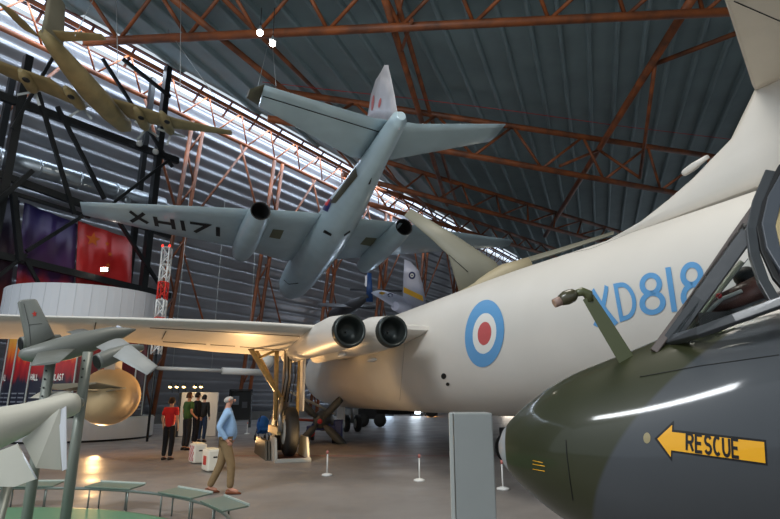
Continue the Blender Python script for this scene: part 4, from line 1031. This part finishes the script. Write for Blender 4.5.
# ================================================================ PEOPLE
def skin_mesh(nm, verts, edges, rad, m, par, root=0, sub=1, flat=1):
    me = bpy.data.meshes.new(nm); bm = bmesh.new(); lay = bm.verts.layers.skin.verify(); vs = [bm.verts.new(v) for v in verts]; bm.verts.index_update()
    for a, b in edges: bm.edges.new((vs[a], vs[b]))
    for v, r in zip(vs, rad):
        v[lay].radius = r if isinstance(r, tuple) else (r, r)
    # a root in every island
    seen = set(); bm.verts.ensure_lookup_table()
    for i, v in enumerate(vs):
        if i in seen: continue
        v[lay].use_root = True; stk = [v]
        while stk:
            q = stk.pop(); 
            if q.index in seen: continue
            seen.add(q.index)
            for ed in q.link_edges: stk.append(ed.other_vert(q))
        
    bm.to_mesh(me); bm.free(); me.materials.append(m)
    o = bpy.data.objects.new(nm, me); C.objects.link(o); o.parent = par
    k = o.modifiers.new('skin', 'SKIN'); k.use_smooth_shade = True
    s = o.modifiers.new('sub', 'SUBSURF'); s.levels = 2; s.render_levels = 2
    return o
def person(loc, yaw, h, label, top, legs, hair, shoes=(40, 34, 30), skin=(196, 150, 126), sleeve='short', pose=None, bald=False, jacket=False, stout=1.0):
    e = empty('person', frame(loc, yaw), label, 'person'); k = h / 1.75
    J_ = dict(pelvis=(0, 0, .95), waist=(0, 0, 1.10), chest=(0, 0, 1.32), neckb=(0, -.01, 1.47), neck=(0, .0, 1.53), h1=(0, .02, 1.59), h2=(0, .015, 1.655), h3=(0, .01, 1.70),
              sl=(-.18, 0, 1.43), sr=(.18, 0, 1.43), el=(-.23, -.03, 1.15), er=(.23, -.03, 1.15), wl=(-.23, .06, .92), wr=(.23, .06, .92), hl=(-.225, .085, .86), hr=(.225, .085, .86),
              pl=(-.09, 0, .90), pr=(.09, 0, .90), kl=(-.10, .02, .50), kr=(.10, .02, .50), al=(-.10, -.02, .09), ar=(.10, -.02, .09), tl=(-.11, .13, .04), tr=(.11, .13, .04))
    J_.update(pose or {}); J_ = {a: Vector(b) * k for a, b in J_.items()}
    R_ = dict(pelvis=.135 * stout, waist=.125 * stout, chest=.14 * stout, neckb=.075, neck=.052, h1=.070, h2=.086, h3=.070, sl=.062, sr=.062, el=.042, er=.042, wl=.028, wr=.028, hl=.03, hr=.03,
              pl=.095, pr=.095, kl=.062, kr=.062, al=.042, ar=.042, tl=.035, tr=.035)
    def chain(names_edges, grow, over=None):
        names = []; 
        for a, b in names_edges:
            for q in (a, b):
                if q not in names: names.append(q)
        return names, [J_[n] for n in names], [(names.index(a), names.index(b)) for a, b in names_edges], [((over or {}).get(n, R_[n]) * grow) * k for n in names]
    E_ = [('pelvis', 'waist'), ('waist', 'chest'), ('chest', 'neckb'), ('neckb', 'neck'), ('neck', 'h1'), ('h1', 'h2'), ('h2', 'h3'), ('chest', 'sl'), ('chest', 'sr'), ('sl', 'el'), ('el', 'wl'), ('wl', 'hl'), ('sr', 'er'), ('er', 'wr'), ('wr', 'hr'),
          ('pelvis', 'pl'), ('pl', 'kl'), ('kl', 'al'), ('al', 'tl'), ('pelvis', 'pr'), ('pr', 'kr'), ('kr', 'ar'), ('ar', 'tr')]
    nm_, V_, Ed, Rd = chain(E_, .93, dict(pelvis=.075, waist=.10, chest=.12, pl=.075, pr=.075, kl=.05, kr=.05))
    for w, hh, sg in (('wl', 'hl', -1), ('wr', 'hr', 1)):     # five unequal fingers rooted in each palm
        d = (J_[hh] - J_[w]).normalized(); sd = d.cross(Vector((sg, 0, 0))).normalized()
        for i, ln in enumerate((.062, .075, .08, .073, .058)):
            base = J_[hh] - d * .012 * k + sd * (i - 2) * .018 * k * 1.0
            if i == 0: base = J_[w] + d * .02 * k - sd * .03 * k; dd = (d - sd * .8).normalized()
            else: dd = d
            b0 = len(V_); inw = Vector((-sg, 0, 0)) * .3
            V_ += [base, base + dd * ln * .55 * k, base + (dd + inw).normalized() * ln * k * 1.0]; Ed += [(b0, b0 + 1), (b0 + 1, b0 + 2)]; Rd += [.0105 * k, .009 * k, .0075 * k]
    SK = mat('skin_%d_%d_%d' % skin, skin, .5); skin_mesh('body', V_, Ed, Rd, SK, e)
    TM_ = mat('cloth_%d_%d_%d' % top, top, .8, var=.12, scale=9, bump=.3, bscale=14); LM = mat('cloth_%d_%d_%d' % legs, legs, .85, var=.12, scale=9, bump=.3, bscale=14)
    if sleeve == 'short':
        J_['ml'] = J_['sl'].lerp(J_['el'], .72); J_['mr'] = J_['sr'].lerp(J_['er'], .72); R_['ml'] = R_['mr'] = .058; ends = [('sl', 'ml'), ('sr', 'mr')]
    else: ends = [('sl', 'el'), ('sr', 'er'), ('el', 'wl'), ('er', 'wr')]
    J_['hem'] = J_['pelvis'] + Vector((0, 0, -.06 if not jacket else -.12)) * k; R_['hem'] = .15 * stout
    a_, b_, c_, d_ = chain([('hem', 'waist'), ('waist', 'chest'), ('chest', 'neckb'), ('chest', 'sl'), ('chest', 'sr')] + ends, 1.13, {'neckb': .062, 'wl': .036, 'wr': .036, 'el': .05, 'er': .05, 'waist': .135 * stout, 'sl': .068, 'sr': .068})
    skin_mesh('jacket' if jacket else 'shirt', b_, c_, d_, TM_, e)
    a_, b_, c_, d_ = chain([('pelvis', 'waist2')] if False else [('pelvis', 'pl'), ('pl', 'kl'), ('kl', 'al'), ('pelvis', 'pr'), ('pr', 'kr'), ('kr', 'ar')], 1.13, {'pelvis': .088 * stout, 'kl': .072, 'kr': .072, 'al': .058, 'ar': .058})
    skin_mesh('trousers', b_, c_, d_, LM, e)
    SH = mat('shoe_%d_%d_%d' % shoes, shoes, .5)
    for a, t in (('al', 'tl'), ('ar', 'tr')):
        A_, T2 = J_[a], J_[t]; d = (T2 - A_); d.z = 0; d.normalize(); s_ = Vector((d.y, -d.x, 0)); zb = min(A_.z - .09 * k, T2.z - .04 * k)
        rings = []
        for tt, w, hh in ((-.075, .02, .05), (-.06, .036, .085), (0, .042, .09), (.06, .045, .07), (.12, .048, .05), (.17, .042, .04), (.20, .015, .02)):
            c = Vector((A_.x, A_.y, zb)) + d * tt * k
            rings.append([c + s_ * w * k * math.cos(q) + Vector((0, 0, 1)) * (hh * k * (.5 + .5 * math.sin(q))) for q in [2 * PI * j / 12 for j in range(12)]])
        MB().loft(rings, True).build('shoe', SH, e)
    hc = J_['h2']; f_ = Vector((0, 1, 0)); 
    hd_yaw = (pose or {}).get('_head', 0); Rh = Matrix.Rotation(hd_yaw, 3, 'Z')
    def hp(x, y, z): return hc + Rh @ Vector((x, y, z)) * k
    HM = mat('hair_%d_%d_%d' % hair, hair, .8)
    mb = MB(); n = 16; rings = []
    lim = (.30 if bald else 1.0)
    for i in range(9):
        t = i / 8; ph = (PI * .03 + t * PI * .56) if not bald else (PI * .42 + t * PI * .22); rings.append([hp(.097 * math.sin(ph) * math.cos(2 * PI * j / n), -.022 + (.104 if math.sin(2 * PI * j / n) < 0 else (.085 if not bald else .02)) * math.sin(ph) * math.sin(2 * PI * j / n), .012 + .108 * math.cos(ph) - (.05 * (t ** 2) if math.sin(2 * PI * j / n) < .1 else -.03 * t)) for j in range(n)])
    if bald: MB().ell(hp(0, -.016, -.012), (.088 * k, .088 * k, .058 * k), 16, 10, 0, Matrix.Rotation(.35, 4, 'X')).build('hair', HM, e)
    else: mb.loft(rings, True).build('hair', HM, e)
    MB().ell(hp(0, .098, -.025), (.014 * k, .022 * k, .026 * k), 10, 6).build('nose', SK, e)
    for x in (-.033, .033): MB().ell(hp(x, .083, .0), (.011 * k, .008 * k, .007 * k), 8, 6).build('eye', DARK, e)
    for x in (-.09, .09): MB().ell(hp(x, .0, -.015), (.012 * k, .02 * k, .032 * k), 8, 6).build('ear', SK, e)
    MB().ell(hp(0, .082, -.062), (.026 * k, .008 * k, .006 * k), 8, 6).build('mouth', mat('lip_tone', (150, 86, 78), .5), e)
    return e
def fp(px, py): return atz(px, py, 0)
person(fp(222, 494), -1.3, 1.76, 'balding grey haired person in pale blue shirt and tan trousers, walking right', (158, 190, 226), (142, 116, 82), (176, 168, 160), shoes=(120, 66, 38), skin=(206, 146, 122), sleeve='long', bald=True, stout=1.22,
       pose=dict(al=(-.10, -.24, .10), kl=(-.10, -.06, .50), tl=(-.11, -.09, .05), ar=(.10, .13, .09), kr=(.10, .13, .50), tr=(.11, .28, .04), el=(-.24, -.12, 1.16), wl=(-.20, .05, .96), hl=(-.19, .10, .92), er=(.26, -.14, 1.16), wr=(.24, .02, .94), hr=(.23, .07, .89), waist=(0, .04, 1.10), chest=(0, .01, 1.32)))
person(fp(166.5, 460), -.15, 1.68, 'person in red short sleeved top and black trousers seen from behind', (204, 34, 40), (22, 22, 26), (44, 30, 24), sleeve='short', stout=.92)
person(fp(185, 450), -.7, 1.84, 'person in green T-shirt and dark jeans standing by the lit board', (62, 104, 62), (36, 42, 52), (60, 40, 30), sleeve='short', pose=dict(wr=(.2, .16, .98), hr=(.18, .22, .97)))
person(fp(194, 445), -.9, 1.86, 'person in black jacket and dark trousers right of the green T-shirt', (24, 24, 24), (24, 26, 34), (28, 24, 22), sleeve='long', jacket=True)
person(fp(201, 442), -.2, 1.78, 'person in black jacket and blue jeans, half hidden farthest in the group', (28, 27, 26), (48, 66, 96), (24, 20, 18), sleeve='long', jacket=True)

# lit exhibit board with spot lamps
bp0 = fp(171, 439); bp1 = at(206, 437.5, 24.2); 
c = Vector(((bp0.x + bp1.x) / 2, (bp0.y + bp1.y) / 2 + 1.0, 0)); wd = (at(206, 420, c.y).x - at(169, 420, c.y).x); hh = at(190, 393, c.y).z
e = empty('exhibit_board', c, 'pale exhibit board lit by a row of small spot lamps, people reading it', 'display board')
MB().box((0, 0, hh / 2 + .03), (wd, .1, hh)).build('board', mat('board_pale', (176, 166, 154), .5), e, bevel=.01)
MB().box((-wd / 2 - .06, .02, hh / 2), (.1, .2, hh)).build('side_post', BLACK, e)
for i, (x, z) in enumerate(((-.5, .62), (-.2, .62), (.02, .64))): MB().box((x, -.06, hh * .72), (.2, .02, .26)).build('photo_print', mat('print_dark', (70, 72, 84), .5), e)
MB().box((.1, -.06, hh * .35), (.7, .02, .5)).build('text_print', mat('print_pale', (196, 190, 180), .6), e)
for px in (172.5, 179, 186, 197, 203):
    x = at(px, 390, c.y).x - c.x; z = at(px, 387, c.y).z
    a = MB().tube([(x, 0, hh), (x, -.15, z + .16), (x, -.3, z + .1)], .012, 6).build('lamp_arm', BLACK, e)
    MB().revolve((x, -.3, z + .12), (0, .25, -1), [(0, .03), (.05, .07), (.12, .10)], 14).build('lamp_shade', DARK, a)
    MB().ell((x, -.29, z + .0), (.085, .085, .05), 10, 6).build('bulb', WLAMP, a)
spot('board_spot', (c.x - .3, c.y - 1.2, hh + .5), (c.x, c.y, 1.0), 45, (1, .78, .45), 90, .1)
# dark glazed exhibit case
p = fp(236, 428); c = p + Vector((0, .6, 0)); wd = .9
e = empty('exhibit_case', c, 'dark framed exhibit panel between the walking person and the undercarriage', 'display case')
H_ = at(236, 390, c.y).z
for x in (-.62, .62): MB().box((x, 0, H_ / 2), (.08, .3, H_)).build('post', BLACK, e)
MB().box((0, .05, H_ / 2 + .2), (1.2, .06, H_ - .5)).build('panel', DARK, e)
MB().box((-.3, 0, H_ * .72), (.4, .02, .5)).build('photo_print', mat('print_blueish', (84, 90, 98), .5), e)
MB().box((.25, 0, H_ * .6), (.3, .02, .35)).build('photo_print', mat('print_grey_dark', (60, 62, 68), .5), e)
MB().box((0, 0, H_), (1.32, .3, .08)).build('top_rail', BLACK, e)
# white and red blocks
def block(px, py, w, label, face):
    p = fp(px, py); e = empty('barrier_block', frame(p, .6), label, 'crate', None); e.scale = (.92, .92, .92)
    BW = mat('block_white', (232, 224, 206), .45)
    MB().box((0, 0, .28), (.36, .55, .52)).build('body', BW, e, bevel=.04)
    if face:
        for i in range(4):
            for j in range(4):
                pass
        ck = MB()
        m_ = mat('block_red_white', (196, 44, 40), .5)
        nt = m_.node_tree
        if not any(n.type == 'TEX_CHECKER' for n in nt.nodes):
            ch_ = nt.nodes.new('ShaderNodeTexChecker'); ch_.inputs['Scale'].default_value = 12; ch_.inputs['Color1'].default_value = (.5, .02, .02, 1); ch_.inputs['Color2'].default_value = (.8, .75, .7, 1)
            tcn = nt.nodes.new('ShaderNodeTexCoord'); nt.links.new(tcn.outputs['Object'], ch_.inputs['Vector']); nt.links.new(ch_.outputs['Color'], nt.nodes['Principled BSDF'].inputs['Base Color'])
        MB().box((-.183, .0, .28), (.01, .44, .42)).build('checker_plate', m_, e)
    else: MB().box((-.183, .0, .27), (.01, .24, .22)).build('red_plate', RED, e)
    MB().box((.0, -.277, .36), (.1, .01, .035)).build('handle_slot', BLACK, e)
    MB().box((.0, 0, .55), (.22, .46, .03)).build('lid', mat('lid_lit_cream', (250, 236, 200), .5), e, bevel=.01)  # brighter than the body: light on the block top put into the colour
block(197, 463, .5, 'white plastic block with red chequered face, rear one of the pair', True)
block(211, 471, .5, 'white plastic block with small red square, front one beside the walking person', False)
# little floor posts
for px, py, w in ((327, 475.5, 'small white floor post left, between undercarriage and grey column'), (419.5, 481, 'small white floor post just left of the grey column'), (503, 489.5, 'small white floor post between grey column and camouflaged nose'), (247, 434, 'small white floor post behind the walking person')):
    p = fp(px, py); e = empty('floor_post', p, w, 'post', 'low barrier posts'); s_ = 1.0
    MB().revolve((0, 0, 0), (0, 0, 1), [(0, .12), (.03, .12), (.05, .05), (.055, .02)], 20).build('base', ROUNDW, e)
    MB().tube([(0, 0, .04), (0, 0, .46)], .016, 10).build('stem', ROUNDW, e)
    MB().revolve((0, 0, .46), (0, 0, 1), [(0, .026), (.07, .026)], 12).build('cap', mat('post_cap_pink', (196, 120, 110), .5), e)
# red floor line
tag(MB().box((2.0, fp(380, 456).y, .004), (14, .06, .006)).build('floor_line', mat('faded_red_tape', (150, 70, 62), .5)), 'thin faded red line taped across the floor', 'floor marking')
# propeller engine on a blue stand, beyond the undercarriage
Ye = 21.6; hb = at(321, 421, Ye)
e = empty('propeller_engine', (hb.x, Ye, 0), 'grey propeller engine on a blue wheeled stand behind the main wheel', 'engine')
hz = hb.z
PD = mat('blade_grey', (70, 74, 74), .45); BLD = mat('stand_blue', (26, 44, 104), .45)
MB().revolve((0, -.35, hz), (0, 1, 0), [(0, .08), (.05, .18), (.15, .26), (.4, .26), (.5, .34), (1.2, .42), (1.6, .4)], 24).build('engine_body', PD, e)
MB().revolve((0, -.42, hz), (0, 1, 0), [(0, .03), (.03, .09), (.08, .1)], 16).build('hub_cap', mat('hub_pink', (190, 60, 70), .5), e)
for a, ln in ((47, 1.15), (137, 1.3), (227, 1.3), (317, 1.3)):
    r_ = math.radians(a); v = Vector((math.cos(r_), 0, math.sin(r_))); q = Vector((0, -.25, hz)); sd = v.cross(Vector((0, 1, 0)))
    MB().loft([[q + v * t * ln + sd * w * i + Vector((0, w * .35 * i + j * .025, 0)) for i, j in ((-1, -1), (1, -1), (1, 1), (-1, 1))] for t, w in ((.15, .05), (.35, .13), (.7, .15), (.97, .13), (1.0, .1))], True).build('blade', PD, e)
MB().box((0, .8, .55), (1.1, 1.6, .16)).build('stand_frame', BLD, e, bevel=.02)
for x in (-.5, .5):
    for y in (.1, 1.4):
        MB().beam((x, y, .3), (x * .6, y, hz - .1), .08, .08).build('stand_leg', BLD, e)
        w_ = MB().revolve((x - .06, y, .25), (1, 0, 0), [(0, .1), (.0, .25), (.12, .25), (.12, .1)], 18).build('castor_wheel', TYRE, e)
MB().revolve((-.35, -.05, .38), (0, 1, 0), [(0, .14), (.06, .14)], 16).build('red_cap', RED, e)
MB().box((.65, .3, .5), (.35, .5, .7)).build('blue_tank', BLD, e, bevel=.04)
MB().tube([(-1.9, 0, hz + .1), (-.25, -.1, hz + .02)], .05, 8).build('red_boom', mat('boom_red', (128, 54, 42), .5), e)
MB().tube([(-1.3, .2, hz + 1.1), (.5, .3, hz + .25)], .05, 8).build('pale_boom', GREYT, e)
# pushchair with blue hood
p = fp(262, 441); e = empty('pushchair', frame(p, .5), 'bright blue hooded pushchair left of the big undercarriage wheel', 'pushchair')
BB = mat('bright_blue_cloth', (24, 96, 178), .7, bump=.3, bscale=10)
mb = MB(); mb.ell((0, 0, .62), (.24, .34, .36), 16, 10, 0, Matrix.Rotation(.5, 4, 'X')); mb.build('hood', BB, e)
MB().box((0, -.1, .4), (.4, .55, .12), Matrix.Rotation(-.3, 4, 'X')).build('seat', BB, e, bevel=.03)
for x in (-.2, .2):
    MB().tube([(x, .35, .12), (x, .1, .5), (x, -.35, 1.0)], .014, 8).build('handle', BLACK, e)
    for y in (-.3, .33): 
        MB().revolve((x - .02, y, .11), (1, 0, 0), [(0, .04), (0, .11), (.04, .11), (.04, .04)], 16).build('wheel', TYRE, e)
MB().tube([(-.2, -.3, .11), (-.2, .1, .5), (.2, .1, .5), (.2, -.3, .11)], .012, 8).build('frame', BLACK, e)
# white bar at head height across the wall, with hangers
a = at(155, 368, 26); b = at(262, 372.5, 29)
o = (a + b) / 2; e = empty('hanging_rail', o, 'long thin white rail hung below the lit wing in front of the wall', 'rail')
MB().tube([a, a.lerp(b, .62)], .09, 12).build('thin_section', ROUNDW, e, origin=o)
MB().tube([a.lerp(b, .6), b], .17, 12).build('thick_section', ROUNDW, e, origin=o)
for f in (.15, .5, .85): MB().tube([a.lerp(b, f), a.lerp(b, f) + Vector((0, 0, 9))], .012, 5).build('hanger', CABLE, e, origin=o)
p = at(266, 361, 24); tag(MB().ell((0, 0, 0), (.34, .34, .36), 20, 12).build('globe_radome', ROUNDW), 'white rounded radome seen behind the undercarriage struts', 'radome').location = p
# dark wheel beyond, right of the grey column
p = at(517, 417, 14.5)
e = empty('parked_trolley', (p.x, 14.5, 0), 'dark wheeled trolley mostly hidden behind the camouflaged nose', 'trolley')
for x in (-.1, .9):
    for y in (-.4, .4):
        w_ = MB().revolve((x, y - .08, .42), (0, 1, 0), [(0, .2), (0, .42), (.16, .42), (.16, .2)], 24).build('wheel', TYRE, e)
        MB().revolve((x, y - .1, .42), (0, 1, 0), [(0, .1), (0, .2), (.2, .2), (.2, .1)], 20).build('hub', POLE, w_)
MB().box((.4, 0, .78), (1.6, .8, .3)).build('chassis', DARK, e, bevel=.02)
# far exhibits: lit show windows along the foot of the wall (seen mirrored in the floor)
for px, w, z1, col, st_, nm in ((384, 1.4, 3.0, (205, 228, 255), 7, 'tall cool lit show window beyond the nose wheels'), (416, .8, 3.2, (225, 240, 255), 9, 'narrow bright white show window under the white fuselage'), (431, .8, 1.6, (255, 170, 80), 5, 'small amber lit show case beside the white show window'), (509, 1.2, 2.6, (255, 240, 220), 6, 'bright show window seen between column and camouflaged nose')):
    Yf = 52; p = at(px, 400, Yf)
    e = empty('show_window', (p.x, Yf, 0), nm, 'show window', 'lit show windows far along the hall')
    MB().box((0, 0, z1 / 2 + .2), (w, .2, z1)).build('light_panel', mat('show_light_%d' % px, col, .5, emit=st_), e)
    MB().box((0, .2, z1 / 2 + .25), (w + .4, .2, z1 + .5)).build('case', DARK, e)
# dark parked machines far off under the fuselage
for px, Yf, w, hgt, nm in ((372, 34, 1.6, 1.25, 'dark low tractor just right of the nose wheels'), (443, 50, 3.5, 2.2, 'dark parked vehicle far beyond the fuselage')):
    p = at(px, 404, Yf); e = empty('parked_tractor', (p.x, Yf, 0), nm, 'tractor')
    MB().box((0, 0, hgt * .6), (w, 1.6, hgt * .5)).build('body', DARK, e, bevel=.08)
    MB().box((w * .15, 0, hgt * .95), (w * .5, 1.3, hgt * .3)).build('cab', BLACK, e, bevel=.05)
    for x in (-w * .32, w * .32): MB().revolve((x, -.85, hgt * .3), (0, 1, 0), [(0, hgt * .1), (0, hgt * .3), (.3, hgt * .3), (.3, hgt * .1)], 20).build('wheel', TYRE, e)
# right-hand wall of the hall, beyond everything
wr_ = MB(); A = RE * 62 + RD * -25; B = RE * 62 + RD * 130; wr_.prism([A, B, B + Vector((0, 0, 23.6)), A + Vector((0, 0, 23.6))], RE * .3); struct(wr_.build('wall_right', WALLM))
